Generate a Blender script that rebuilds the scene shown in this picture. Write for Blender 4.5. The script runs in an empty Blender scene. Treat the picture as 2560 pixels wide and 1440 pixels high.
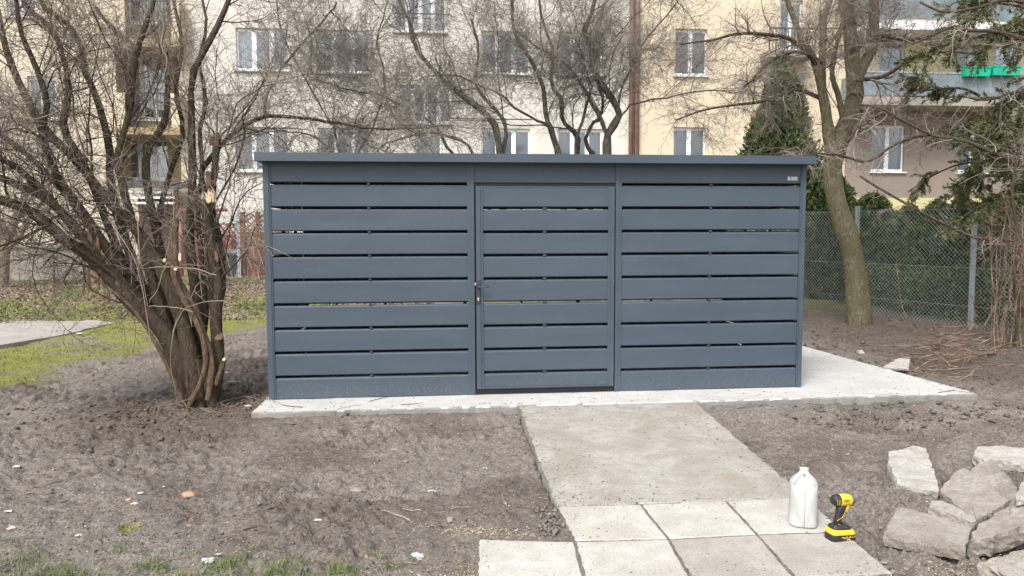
import bpy, bmesh, math, random
import numpy as np
from mathutils import Matrix, Vector
random.seed(7)
RNG = np.random.default_rng(11)
sc = bpy.context.scene
R = math.radians

# ------------------------------------------------------------------ camera
F, PIT, ROLL, YAW = 1910.8, 0.0749, -0.0030, 0.0984      # focal length in pixels of the 2560 wide picture
CAM = np.array([1.5468, -7.1136, 1.5466])
cam = bpy.data.cameras.new('camera')
cam.sensor_width = 36.0
cam.lens = F / 2560 * 36
cam.clip_start = 0.05
cam.clip_end = 2000
co = bpy.data.objects.new('camera', cam)
sc.collection.objects.link(co)
co.matrix_world = Matrix.Translation(CAM) @ Matrix.Rotation(-YAW, 4, 'Z') @ Matrix.Rotation(math.pi/2 - PIT, 4, 'X') @ Matrix.Rotation(ROLL, 4, 'Z')
sc.camera = co

# ------------------------------------------------------------------ light: bright overcast day, soft sun behind the viewer
SUN_EL, SUN_AZ = R(52), R(212)     # azimuth clockwise from +Y
w = bpy.data.worlds.new('World'); sc.world = w; w.use_nodes = True
nt = w.node_tree; nt.nodes.clear()
out = nt.nodes.new('ShaderNodeOutputWorld'); bg = nt.nodes.new('ShaderNodeBackground')
sky = nt.nodes.new('ShaderNodeTexSky'); sky.sky_type = 'NISHITA'; sky.sun_disc = False
sky.sun_elevation = SUN_EL; sky.sun_rotation = SUN_AZ
sky.dust_density = 4.0; sky.air_density = 1.0
hs = nt.nodes.new('ShaderNodeHueSaturation'); hs.inputs['Saturation'].default_value = 0.38
nt.links.new(sky.outputs[0], hs.inputs['Color']); nt.links.new(hs.outputs[0], bg.inputs[0])
bg.inputs[1].default_value = 0.15
nt.links.new(bg.outputs[0], out.inputs[0])
sun = bpy.data.lights.new('sun', 'SUN'); sun.energy = 1.5; sun.angle = R(14); sun.color = (1, .985, .965)
so = bpy.data.objects.new('sun', sun); sc.collection.objects.link(so)
sd = Vector((math.sin(SUN_AZ)*math.cos(SUN_EL), math.cos(SUN_AZ)*math.cos(SUN_EL), math.sin(SUN_EL)))
so.rotation_euler = sd.to_track_quat('Z', 'Y').to_euler()
sc.view_settings.view_transform = 'Standard'
sc.view_settings.look = 'None'
sc.view_settings.exposure = 0.85
sc.view_settings.gamma = 1
sc.cycles.max_bounces = 6
sc.cycles.transparent_max_bounces = 12

# ------------------------------------------------------------------ pixel -> world helpers (2560x1440 picture)
def ray(px, py):
    a, b = px-1280, py-720
    cr, sr = math.cos(ROLL), math.sin(ROLL)
    x = cr*a+sr*b; y = -sr*a+cr*b
    cp, sp = math.cos(PIT), math.sin(PIT)
    fwd = F*cp-y*sp; up = -F*sp-y*cp
    c, s = math.cos(YAW), math.sin(YAW)
    return np.array([c*x+s*fwd, -s*x+c*fwd, up])
def G(px, py, z=-.09):
    d = ray(px, py); return CAM+d*((z-CAM[2])/d[2])
def AT(px, py, Y):
    d = ray(px, py); return CAM+d*((Y-CAM[1])/d[1])
def pxm(Y, px=1280): return F/((Y-CAM[1]))         # pixels per metre at depth Y

# ------------------------------------------------------------------ object helpers
def link(o, parent=None):
    sc.collection.objects.link(o)
    if parent is not None: o.parent = parent
    return o
def tag(o, label=None, cat=None, group=None, kind=None):
    if label: o['label'] = label
    if cat: o['category'] = cat
    if group: o['group'] = group
    if kind: o['kind'] = kind
    return o
def empty(name, loc=(0, 0, 0)):
    o = bpy.data.objects.new(name, None); o.empty_display_size = .1
    o.location = loc; return link(o)
def npmesh(name, V, FQ, mat, parent=None, smooth=False, attrs=None):
    """V (n,3); FQ (m,k) faces, all the same side count (or a list of such arrays)"""
    if not isinstance(FQ, (list, tuple)): FQ = [FQ]
    FQ = [np.asarray(f, dtype=np.int32) for f in FQ if len(f)]
    me = bpy.data.meshes.new(name)
    V = np.asarray(V, dtype=np.float32)
    off = np.zeros(3, np.float32)
    if parent is not None: off = np.array(parent_loc(parent), np.float32)
    V = V-off
    me.vertices.add(len(V)); me.vertices.foreach_set('co', V.ravel())
    loops = np.concatenate([f.ravel() for f in FQ])
    tot = np.concatenate([np.full(len(f), f.shape[1], np.int32) for f in FQ])
    st = np.concatenate([[0], np.cumsum(tot)[:-1]]).astype(np.int32)
    me.loops.add(len(loops)); me.loops.foreach_set('vertex_index', loops)
    me.polygons.add(len(tot)); me.polygons.foreach_set('loop_start', st); me.polygons.foreach_set('loop_total', tot)
    if smooth: me.polygons.foreach_set('use_smooth', np.ones(len(tot), bool))
    if attrs:
        for k, a in attrs.items():
            at = me.attributes.new(k, 'FLOAT', 'POINT'); at.data.foreach_set('value', np.asarray(a, np.float32))
    me.update(calc_edges=True); me.validate()
    me.materials.append(mat)
    return link(bpy.data.objects.new(name, me), parent)
def parent_loc(p):
    l = Vector((0, 0, 0))
    while p is not None: l = l+p.location; p = p.parent
    return l
class MB:
    def __init__(s): s.v = []; s.f = []; s.sm = False
    def add(s, vs, fs):
        n = len(s.v); s.v += [tuple(map(float, v)) for v in vs]; s.f += [tuple(i+n for i in f) for f in fs]; return s
    def box(s, x0, x1, y0, y1, z0, z1):
        vs = [(x, y, z) for z in (z0, z1) for y in (y0, y1) for x in (x0, x1)]
        return s.add(vs, [(0, 2, 3, 1), (4, 5, 7, 6), (0, 1, 5, 4), (2, 6, 7, 3), (0, 4, 6, 2), (1, 3, 7, 5)])
    def bar(s, a, b, wx, wz=None, up=(0, 0, 1)):
        wz = wz or wx; a = Vector(a); b = Vector(b); d = (b-a).normalized(); u = Vector(up)
        if abs(d.dot(u)) > .95: u = Vector((0, 1, 0))
        r = d.cross(u).normalized(); u = r.cross(d)
        vs = [p+r*i*wx/2+u*j*wz/2 for p in (a, b) for i, j in ((-1, -1), (1, -1), (1, 1), (-1, 1))]
        return s.add(vs, [(0, 1, 2, 3), (7, 6, 5, 4), (0, 4, 5, 1), (1, 5, 6, 2), (2, 6, 7, 3), (3, 7, 4, 0)])
    def tube(s, pts, rad, n=8, cap=True):
        pts = [Vector(p) for p in pts]; m = len(pts)
        if not hasattr(rad, '__len__'): rad = [rad]*m
        vs = []; ref = None
        for i, p in enumerate(pts):
            t = (pts[min(i+1, m-1)]-pts[max(i-1, 0)]).normalized()
            if ref is None: ref = Vector((0, 0, 1)) if abs(t.z) < .9 else Vector((1, 0, 0))
            r = t.cross(ref).normalized(); u = r.cross(t).normalized(); ref = u
            vs += [p+(r*math.cos(2*math.pi*k/n)+u*math.sin(2*math.pi*k/n))*rad[i] for k in range(n)]
        fs = [(i*n+k, i*n+(k+1) % n, (i+1)*n+(k+1) % n, (i+1)*n+k) for i in range(m-1) for k in range(n)]
        if cap: fs += [tuple(range(n-1, -1, -1)), tuple((m-1)*n+k for k in range(n))]
        return s.add(vs, fs)
    def loft(s, rings, cap=True):
        n = len(rings[0]); m = len(rings); vs = [p for r in rings for p in r]
        fs = [(i*n+k, i*n+(k+1) % n, (i+1)*n+(k+1) % n, (i+1)*n+k) for i in range(m-1) for k in range(n)]
        if cap: fs += [tuple(range(n-1, -1, -1)), tuple((m-1)*n+k for k in range(n))]
        return s.add(vs, fs)
    def extr(s, prof, x0, x1):
        """open profile of (y,z) extruded along x"""
        n = len(prof)
        vs = [(x, y, z) for x in (x0, x1) for y, z in prof]
        return s.add(vs, [(i, i+1, n+i+1, n+i) for i in range(n-1)])
    def dome(s, c, r, h=.5):
        x, y, z = c; vs = [(x+r*math.cos(a), y, z+r*math.sin(a)) for a in [k*math.pi/3 for k in range(6)]]
        vs += [(x+r*.6*math.cos(a), y-r*h, z+r*.6*math.sin(a)) for a in [k*math.pi/3 for k in range(6)]]
        return s.add(vs, [(k, (k+1) % 6, 6+(k+1) % 6, 6+k) for k in range(6)]+[tuple(range(6, 12))])
    def build(s, name, mat, parent=None, smooth=False, bevel=0, recalc=True, sub=0):
        me = bpy.data.meshes.new(name); l = parent_loc(parent) if parent else Vector((0, 0, 0))
        me.from_pydata([(v[0]-l.x, v[1]-l.y, v[2]-l.z) for v in s.v], [], s.f)
        bm = bmesh.new(); bm.from_mesh(me)
        if recalc: bmesh.ops.recalc_face_normals(bm, faces=bm.faces)
        bm.to_mesh(me); bm.free()
        if smooth: me.polygons.foreach_set('use_smooth', [True]*len(me.polygons))
        me.materials.append(mat)
        o = link(bpy.data.objects.new(name, me), parent)
        if bevel:
            b = o.modifiers.new('bevel', 'BEVEL'); b.width = bevel; b.segments = 2; b.limit_method = 'ANGLE'; b.angle_limit = R(40)
        if sub:
            b = o.modifiers.new('sub', 'SUBSURF'); b.levels = sub; b.render_levels = sub
        return o

# ------------------------------------------------------------------ noise
_perm = RNG.permutation(4096)
_val = RNG.random(4096)
def vnoise(x, y, seed=0):
    xi = np.floor(x).astype(int); yi = np.floor(y).astype(int); fx = x-xi; fy = y-yi
    fx = fx*fx*fx*(fx*(fx*6-15)+10); fy = fy*fy*fy*(fy*(fy*6-15)+10)
    def h(a, b): return _val[(_perm[(a+_perm[(b+seed*131) & 4095]) & 4095])]
    return ((h(xi, yi)*(1-fx)+h(xi+1, yi)*fx)*(1-fy)+(h(xi, yi+1)*(1-fx)+h(xi+1, yi+1)*fx)*fy)*2-1
def fbm(x, y, sc0, octs, gain=.5, seed=0):
    s = 0; a = 1; f = 1/sc0; ca, sa = .8, .6
    for k in range(octs):
        s = s+a*vnoise(x*f+17.3*k, y*f-9.1*k, seed+k); a *= gain; f *= 2
        x, y = ca*x-sa*y, sa*x+ca*y
    return s
def sstep(a, b, x):
    t = np.clip((x-a)/(b-a), 0, 1); return t*t*(3-2*t)

# ------------------------------------------------------------------ materials
MATS = {}
def mat(name):
    m = bpy.data.materials.new(name); m.use_nodes = True
    n = m.node_tree; b = n.nodes['Principled BSDF']; MATS[name] = m
    return m, n, b
def N(n, t, **kw):
    x = n.nodes.new(t)
    for k, v in kw.items():
        if k in x.inputs.keys() if hasattr(x.inputs, 'keys') else False: x.inputs[k].default_value = v
        else: setattr(x, k, v)
    return x
def coords(n, mapping=(1, 1, 1)):
    tc = n.nodes.new('ShaderNodeTexCoord'); mp = n.nodes.new('ShaderNodeMapping'); mp.inputs['Scale'].default_value = mapping
    n.links.new(tc.outputs['Object'], mp.inputs[0]); return mp.outputs[0]
def noise(n, co_, scale, detail=4, rough=.6, dist=0):
    x = n.nodes.new('ShaderNodeTexNoise'); x.inputs['Scale'].default_value = scale; x.inputs['Detail'].default_value = detail
    x.inputs['Roughness'].default_value = rough; x.inputs['Distortion'].default_value = dist
    n.links.new(co_, x.inputs['Vector']); return x.outputs['Fac']
def ramp(n, fac, stops):
    x = n.nodes.new('ShaderNodeValToRGB'); cr = x.color_ramp
    while len(cr.elements) < len(stops): cr.elements.new(.5)
    for e, (p, c) in zip(cr.elements, stops):
        e.position = p; e.color = (*c, 1) if len(c) == 3 else c
    n.links.new(fac, x.inputs[0]); return x.outputs[0]
def mix(n, fac, a, b, mode='MIX'):
    x = n.nodes.new('ShaderNodeMix'); x.data_type = 'RGBA'; x.blend_type = mode
    for inp, v in ((x.inputs[0], fac), (x.inputs[6], a), (x.inputs[7], b)):
        if isinstance(v, (int, float)): inp.default_value = v
        elif isinstance(v, tuple): inp.default_value = (*v, 1)
        else: n.links.new(v, inp)
    return x.outputs[2]
def bump(n, b, h, strength, dist=.01):
    x = n.nodes.new('ShaderNodeBump'); x.inputs['Strength'].default_value = strength; x.inputs['Distance'].default_value = dist
    n.links.new(h, x.inputs['Height']); n.links.new(x.outputs[0], b.inputs['Normal'])
    return x
def simple(name, col, rough=.6, metal=0, var=.15, scale=6, bmp=0, bscale=60, spec=.5):
    m, n, b = mat(name); c = coords(n)
    f = noise(n, c, scale, 5)
    lo = tuple(x*(1-var) for x in col); hi = tuple(min(1, x*(1+var)) for x in col)
    n.links.new(ramp(n, f, [(.3, lo), (.7, hi)]), b.inputs['Base Color'])
    b.inputs['Roughness'].default_value = rough; b.inputs['Metallic'].default_value = metal
    b.inputs['Specular IOR Level'].default_value = spec
    if bmp: bump(n, b, noise(n, c, bscale, 5), bmp, .01)
    return m

# painted steel of the shed
m, n, b = mat('painted_steel'); c = coords(n)
f1 = noise(n, coords(n, (.6, 1, 1)), 2.2, 3); f2 = noise(n, c, 900, 2); f3 = noise(n, c, 14, 6, .7)
col = ramp(n, f1, [(.3, (.052, .073, .096)), (.7, (.061, .084, .109))])
col = mix(n, ramp(n, f3, [(.62, (0, 0, 0)), (.8, (.22, .22, .22))]), col, (.085, .10, .115))
sx_ = n.nodes.new('ShaderNodeSeparateXYZ'); gm_ = n.nodes.new('ShaderNodeNewGeometry'); n.links.new(gm_.outputs['Position'], sx_.inputs[0])
low = ramp(n, sx_.outputs['Z'], [(.0, (1, 1, 1)), (.22, (0, 0, 0))]); spk = ramp(n, noise(n, coords(n, (1, 1, 1)), 60, 6, .8), [(.52, (0, 0, 0)), (.66, (.8, .8, .8))])
col = mix(n, mix(n, 1.0, low, spk, 'MULTIPLY'), col, (.20, .185, .165))
run = ramp(n, noise(n, coords(n, (5, 5, .5)), 7, 5, .7), [(.60, (0, 0, 0)), (.80, (.16, .16, .16))]); col = mix(n, run, col, (.15, .165, .175))
n.links.new(col, b.inputs['Base Color'])
n.links.new(ramp(n, f2, [(.3, (.42, .42, .42)), (.7, (.52, .52, .52))]), b.inputs['Roughness'])
ad = n.nodes.new('ShaderNodeMath'); ad.operation = 'MULTIPLY_ADD'; ad.inputs[1].default_value = .0006
n.links.new(noise(n, c, 700, 2), ad.inputs[0])
ad2 = n.nodes.new('ShaderNodeMath'); ad2.operation = 'MULTIPLY'; ad2.inputs[1].default_value = .012
n.links.new(noise(n, coords(n, (.7, 1, 2.2)), 2.4, 1), ad2.inputs[0]); n.links.new(ad2.outputs[0], ad.inputs[2])
bp = bump(n, b, ad.outputs[0], .6, 1.0)
STEEL = m
BLACK = simple('black_rail', (.012, .014, .017), .5)
DARKIN = simple('dark_inside_steel', (.035, .042, .05), .6)
ALU = simple('brushed_plate', (.62, .62, .62), .35, .6, .05)
CHROME = simple('lock_cylinder', (.75, .75, .73), .3, .5, .05)
GALV = None
m, n, b = mat('galvanised_steel'); c = coords(n)
v = n.nodes.new('ShaderNodeTexVoronoi'); v.inputs['Scale'].default_value = 70; n.links.new(c, v.inputs[0])
n.links.new(mix(n, .5, ramp(n, v.outputs['Distance'], [(0, (.27, .31, .34)), (.8, (.44, .48, .5))]), ramp(n, noise(n, c, 9, 5), [(.3, (.24, .28, .3)), (.7, (.5, .53, .54))])), b.inputs['Base Color'])
b.inputs['Roughness'].default_value = .5; b.inputs['Metallic'].default_value = .35
GALV = m
WIRE = simple('fence_wire', (.42, .47, .46), .5, .3, .2, 3)
WIRE_OLD = simple('old_fence_wire', (.28, .27, .25), .6, .2, .2, 3)

def concrete(name, base, stain, pale, edge_dirt=.3, sc_=1.0, spots=True):
    m, n, b = mat(name); c = coords(n)
    big = noise(n, c, 1.6*sc_, 6, .65, .6); med = noise(n, c, 9*sc_, 8, .7); fine = noise(n, c, 130, 4, .7)
    col = ramp(n, big, [(.40, stain), (.49, base), (.58, pale)])
    col = mix(n, ramp(n, med, [(.35, (.7, .7, .7)), (.62, (0, 0, 0))]), col, tuple(x*.8 for x in stain))
    col = mix(n, .5, col, ramp(n, fine, [(.36, tuple(x*.45 for x in base)), (.47, base), (.6, pale)]))
    str_ = noise(n, coords(n, (1, 3.2, 1)), 24*sc_, 6, .75)
    col = mix(n, ramp(n, str_, [(.30, (.75, .75, .75)), (.44, (0, 0, 0))]), col, tuple(x*.62 for x in stain))
    if spots:
        v = n.nodes.new('ShaderNodeTexVoronoi'); v.inputs['Scale'].default_value = 26; v.inputs['Randomness'].default_value = 1
        n.links.new(coords(n, (1, .55, 1)), v.inputs[0])
        sp = ramp(n, v.outputs['Distance'], [(0, (.8, .8, .8)), (.12, (0, 0, 0))])
        msk = ramp(n, noise(n, c, 3.1, 2), [(.45, (0, 0, 0)), (.6, (1, 1, 1))])
        col = mix(n, mix(n, 1.0, sp, msk, 'MULTIPLY'), col, tuple(x*.45 for x in stain))
    n.links.new(col, b.inputs['Base Color']); b.inputs['Roughness'].default_value = .9
    b.inputs['Specular IOR Level'].default_value = .25
    bump(n, b, mix(n, .5, med, fine), .5, .008)
    return m
SLABM = concrete('new_concrete', (.50, .49, .47), (.40, .39, .365), (.56, .55, .53), sc_=.7)
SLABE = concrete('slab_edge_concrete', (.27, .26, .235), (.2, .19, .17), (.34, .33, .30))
PATHM = concrete('stained_concrete', (.33, .305, .255), (.25, .22, .168), (.45, .43, .395), sc_=1.2)
TILE1 = concrete('pale_paver', (.47, .445, .395), (.37, .335, .28), (.56, .545, .505), sc_=1.4)
TILE2 = concrete('grey_paver', (.37, .34, .30), (.29, .26, .22), (.45, .42, .38), sc_=1.2)
RUB = concrete('broken_concrete', (.30, .265, .225), (.20, .17, .14), (.40, .375, .335), sc_=3)
RUBP = concrete('pale_broken_concrete', (.40, .38, .34), (.29, .26, .215), (.52, .50, .465), sc_=4)
OLDPATH = concrete('old_path', (.33, .30, .27), (.24, .22, .19), (.42, .40, .37), sc_=1.3)

# ground: soil, moss, litter by painted masks
m, n, b = mat('ground_soil'); c = coords(n)
big = noise(n, c, .9, 5, .6, .5); med = noise(n, c, 7, 8, .72); fine = noise(n, c, 70, 6, .75); ff = noise(n, c, 260, 3, .7)
soil = ramp(n, big, [(.3, (.185, .16, .139)), (.5, (.25, .22, .194)), (.7, (.31, .28, .25))])
soil = mix(n, .5, soil, ramp(n, med, [(.36, (.115, .094, .078)), (.5, (.235, .206, .18)), (.64, (.34, .306, .27))]))
soil = mix(n, .55, soil, ramp(n, fine, [(.38, (.045, .035, .028)), (.5, (.185, .16, .138)), (.62, (.38, .345, .305))]))
soil = mix(n, ramp(n, ff, [(.66, (0, 0, 0)), (.74, (.7, .7, .7))]), soil, (.32, .29, .25))
da = n.nodes.new('ShaderNodeAttribute'); da.attribute_name = 'wet'
soil = mix(n, da.outputs['Fac'], soil, mix(n, 1.0, soil, (.5, .46, .44), 'MULTIPLY'))
moss = ramp(n, noise(n, c, 5, 7, .7), [(.34, (.13, .115, .06)), (.5, (.20, .20, .06)), (.66, (.29, .30, .085))])
moss = mix(n, .5, moss, ramp(n, fine, [(.3, (.07, .07, .03)), (.6, (.25, .27, .06)), (.8, (.36, .36, .12))]))
lit = ramp(n, noise(n, c, 22, 7, .75), [(.3, (.08, .058, .046)), (.5, (.19, .145, .115)), (.7, (.30, .25, .21))])
a1 = n.nodes.new('ShaderNodeAttribute'); a1.attribute_name = 'moss'
a2 = n.nodes.new('ShaderNodeAttribute'); a2.attribute_name = 'litter'
col = mix(n, a2.outputs['Fac'], soil, lit); col = mix(n, a1.outputs['Fac'], col, moss)
n.links.new(col, b.inputs['Base Color']); b.inputs['Roughness'].default_value = .95; b.inputs['Specular IOR Level'].default_value = .15
bump(n, b, mix(n, .4, med, mix(n, .4, fine, ff)), 1.0, .035)
SOIL = m
def scat(name, stops, scale=45, rough=.9):
    m, n, b = mat(name); c = coords(n)
    n.links.new(ramp(n, noise(n, c, scale, 2, .5), stops), b.inputs['Base Color']); b.inputs['Roughness'].default_value = rough
    b.inputs['Specular IOR Level'].default_value = .2
    return m
CLOD = scat('soil_clod', [(.3, (.10, .083, .07)), (.5, (.17, .147, .128)), (.62, (.23, .205, .182)), (.75, (.38, .35, .31))], 60)
CLODD = scat('dark_soil_clod', [(.3, (.07, .057, .047)), (.5, (.13, .11, .095)), (.7, (.20, .178, .156))], 40)
CHIP = scat('pale_chip', [(.3, (.30, .26, .2)), (.5, (.5, .47, .42)), (.7, (.75, .73, .7))], 30)
LEAF = scat('dead_leaf', [(.3, (.10, .065, .045)), (.5, (.22, .16, .12)), (.7, (.40, .33, .27))], 20)
GRASS = scat('grass_blade', [(.3, (.075, .13, .03)), (.5, (.14, .20, .06)), (.7, (.27, .30, .13))], 16)
MOSSB = scat('moss_blade', [(.3, (.14, .12, .05)), (.5, (.21, .22, .06)), (.7, (.36, .35, .12))], 6)
SAWD = scat('sawdust', [(.3, (.4, .31, .2)), (.7, (.62, .52, .38))], 60)
def bark(name, dark, mid, light, moss=None, sx=1):
    m, n, b = mat(name); c = coords(n, (1, 1, .35))
    v = noise(n, c, 38*sx, 7, .7, .5); g = noise(n, coords(n), 5, 4)
    col = ramp(n, v, [(.32, dark), (.5, mid), (.7, light)])
    if moss: col = mix(n, ramp(n, g, [(.42, (0, 0, 0)), (.58, (.75, .75, .75))]), col, moss)
    n.links.new(col, b.inputs['Base Color']); b.inputs['Roughness'].default_value = .9; b.inputs['Specular IOR Level'].default_value = .2
    bump(n, b, v, 1.0, .06)
    return m
BARKL = bark('dark_bark', (.032, .022, .017), (.105, .074, .056), (.23, .18, .145), (.105, .09, .055))
BARKT = bark('light_brown_bark', (.09, .058, .036), (.19, .13, .085), (.31, .235, .165))
BARKM = bark('mossy_bark', (.06, .05, .03), (.21, .185, .115), (.36, .33, .255), (.165, .152, .08), 1.0)
BARKC = bark('black_bark', (.045, .038, .032), (.12, .104, .088), (.24, .215, .185))
TWIG = scat('twig_bark', [(.3, (.14, .11, .09)), (.5, (.24, .20, .165)), (.7, (.40, .355, .30))], 3)
TWIGC = scat('grey_twig_bark', [(.3, (.15, .127, .10)), (.5, (.25, .22, .18)), (.7, (.40, .365, .305))], 3)
PILE = scat('dead_stick', [(.3, (.09, .058, .042)), (.5, (.18, .125, .09)), (.7, (.32, .25, .19))], 6)
CUT = simple('fresh_cut_wood', (.60, .47, .29), .8, 0, .35, 45, .5, 120)
RAW = simple('raw_torn_wood', (.17, .095, .06), .9, 0, .5, 30, .6, 90)
THUJA = scat('thuja_foliage', [(.34, (.02, .032, .012)), (.5, (.062, .095, .034)), (.64, (.17, .21, .08))], 7)
SPRUCE = scat('spruce_needles', [(.3, (.045, .055, .022)), (.5, (.10, .115, .048)), (.7, (.21, .21, .10))], 5)

def plaster(name, base, stain, sc_=.5):
    m, n, b = mat(name); c = coords(n)
    a = noise(n, c, sc_, 7, .65, .7); s = noise(n, coords(n, (1.2, 1, .16)), 1.6, 6, .7); f = noise(n, c, 45, 4, .7)
    col = mix(n, ramp(n, a, [(.40, (.85, .85, .85)), (.62, (0, 0, 0))]), base, tuple(.5*x+.5*y for x, y in zip(base, stain)))
    col = mix(n, ramp(n, s, [(.52, (0, 0, 0)), (.75, (.6, .6, .6))]), col, stain)
    col = mix(n, ramp(n, f, [(.3, (.15, .15, .15)), (.7, (0, 0, 0))]), col, stain)
    n.links.new(col, b.inputs['Base Color']); b.inputs['Roughness'].default_value = .95; b.inputs['Specular IOR Level'].default_value = .15
    bump(n, b, f, .4, .01)
    return m
PL_GREY = plaster('grey_beige_plaster', (.70, .665, .60), (.50, .47, .42))
PL_YEL = plaster('yellow_plaster', (.70, .605, .445), (.56, .48, .36))
PL_CREAM = plaster('cream_plaster', (.64, .58, .45), (.50, .44, .34))
PL_BROWN = plaster('shaded_brown_grey_plaster', (.29, .24, .205), (.21, .18, .155))  # brown-grey wall paint, darkened further for the shade under the balconies
PL_LEMON = plaster('lemon_plaster', (.58, .52, .28), (.46, .41, .24))
PL_OCHRE = plaster('ochre_plaster', (.44, .345, .19), (.34, .26, .15))
PL_SILL = plaster('sill_concrete', (.36, .33, .29), (.22, .2, .18))
WHITE = simple('white_window_frame', (.83, .84, .86), .4, 0, .04)
ROOMSHADE = simple('painted_room_shade', (.02, .022, .028), .9)  # near-black backing behind the panes, painting in the shade of unlit rooms
def curtain(name, col):
    m, n, b = mat(name); c = coords(n, (1, 1, .12))
    n.links.new(ramp(n, noise(n, c, 9, 4), [(.3, tuple(x*.55 for x in col)), (.65, col)]), b.inputs['Base Color'])
    b.inputs['Roughness'].default_value = .9; return m
CURT = [curtain('white_curtain', (.68, .73, .78)), curtain('grey_curtain', (.34, .38, .42)), curtain('violet_curtain', (.40, .37, .50)), curtain('green_curtain', (.40, .46, .44))]
m, n, b = mat('window_glass')
n.nodes.remove(b); o_ = n.nodes['Material Output']
gl = n.nodes.new('ShaderNodeBsdfGlossy'); gl.inputs['Roughness'].default_value = .03; gl.inputs['Color'].default_value = (.9, .95, 1, 1)
tr = n.nodes.new('ShaderNodeBsdfTransparent'); tr.inputs[0].default_value = (.80, .86, .9, 1)
fr = n.nodes.new('ShaderNodeFresnel'); fr.inputs[0].default_value = 1.5
mx = n.nodes.new('ShaderNodeMath'); mx.operation = 'MULTIPLY_ADD'; mx.inputs[1].default_value = 1.3; mx.inputs[2].default_value = .16
n.links.new(fr.outputs[0], mx.inputs[0])
ms = n.nodes.new('ShaderNodeMixShader'); n.links.new(mx.outputs[0], ms.inputs[0]); n.links.new(tr.outputs[0], ms.inputs[1]); n.links.new(gl.outputs[0], ms.inputs[2])
n.links.new(ms.outputs[0], o_.inputs[0]); GLASS = m
RUSTP = simple('brown_downpipe_paint', (.20, .115, .09), .6, 0, .35, 4, .2, 30)
RED = simple('red_brown_fence_paint', (.26, .085, .06), .8, 0, .4, 8, .4, 50)
REDP = simple('red_metal_paint', (.33, .12, .10), .6, 0, .2, 5)
BROWNW = simple('brown_fence_wood', (.19, .085, .055), .85, 0, .4, 9, .4, 50)
BOARD = simple('light_board_wood', (.36, .23, .12), .85, 0, .25, 6)
BIN = simple('dark_bin_plastic', (.028, .045, .055), .5, 0, .2, 5)
BINL = simple('bin_lid_plastic', (.13, .16, .18), .5, 0, .2, 5)
GREENP = simple('green_flower_box_plastic', (.0, .42, .25), .4, 0, .2, 5)
DARKG = simple('dark_grey_paint', (.07, .07, .075), .6)
RAILP = simple('shaded_grey_balcony_panel', (.18, .225, .24), .5, 0, .3, 1.5)  # panel grey with the shade of the balcony recess put into the colour
OLDCON = concrete('old_low_wall', (.30, .28, .23), (.2, .19, .13), (.38, .36, .32), sc_=1)
RUSTR = simple('rusty_rod', (.12, .06, .045), .8, 0, .3, 20)
TYRE = simple('tyre_rubber', (.02, .02, .022), .8)

# ================================================================== GROUND
def poly_mask(X, Y, poly, soft=.25):
    """signed distance style soft mask of a polygon in world xy"""
    P = np.array(poly, float); inside = np.zeros(X.shape, bool); dmin = np.full(X.shape, 1e9)
    for i in range(len(P)):
        a, b_ = P[i], P[(i+1) % len(P)]
        c_ = ((a[1] > Y) != (b_[1] > Y)) & (X < (b_[0]-a[0])*(Y-a[1])/(b_[1]-a[1]+1e-12)+a[0])
        inside ^= c_
        ab = b_-a; t = np.clip(((X-a[0])*ab[0]+(Y-a[1])*ab[1])/(ab@ab), 0, 1)
        dmin = np.minimum(dmin, np.hypot(X-a[0]-t*ab[0], Y-a[1]-t*ab[1]))
    d = np.where(inside, dmin, -dmin)
    return d
def hbase(x, y):
    h = -.095+np.zeros_like(x)
    h = h+.40*sstep(3.0, 15.0, y)*(1-.25*sstep(4, 9, x))
    h = h+.12*sstep(6.6, 8.6, x)*sstep(-1.5, 1.5, y)                 # earth heaped beside the slab and along the fence
    h = h+.05*np.exp(-((x+.6)**2+(y-.1)**2)/.35)                      # heap round the old shrub
    return h
PATHQ = [G(1300, 1017, 0), G(1742, 1005, 0), G(2015, 1243, -.05), G(1392, 1263, -.05)]
SLABQ = [G(628, 1031, 0), G(2445, 984, 0), (6.38, 2.95, 0), (-.05, 2.75, 0)]
SLABQ = [np.array(p, float) for p in SLABQ]
def rough_w(x, y):
    """how broken up the soil is"""
    return .55+.45*sstep(.9, 0, np.abs(y+.75)/1.0)*0+.5*sstep(.2, .8, fbm(x, y, 1.3, 3, seed=5)+.4)
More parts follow.
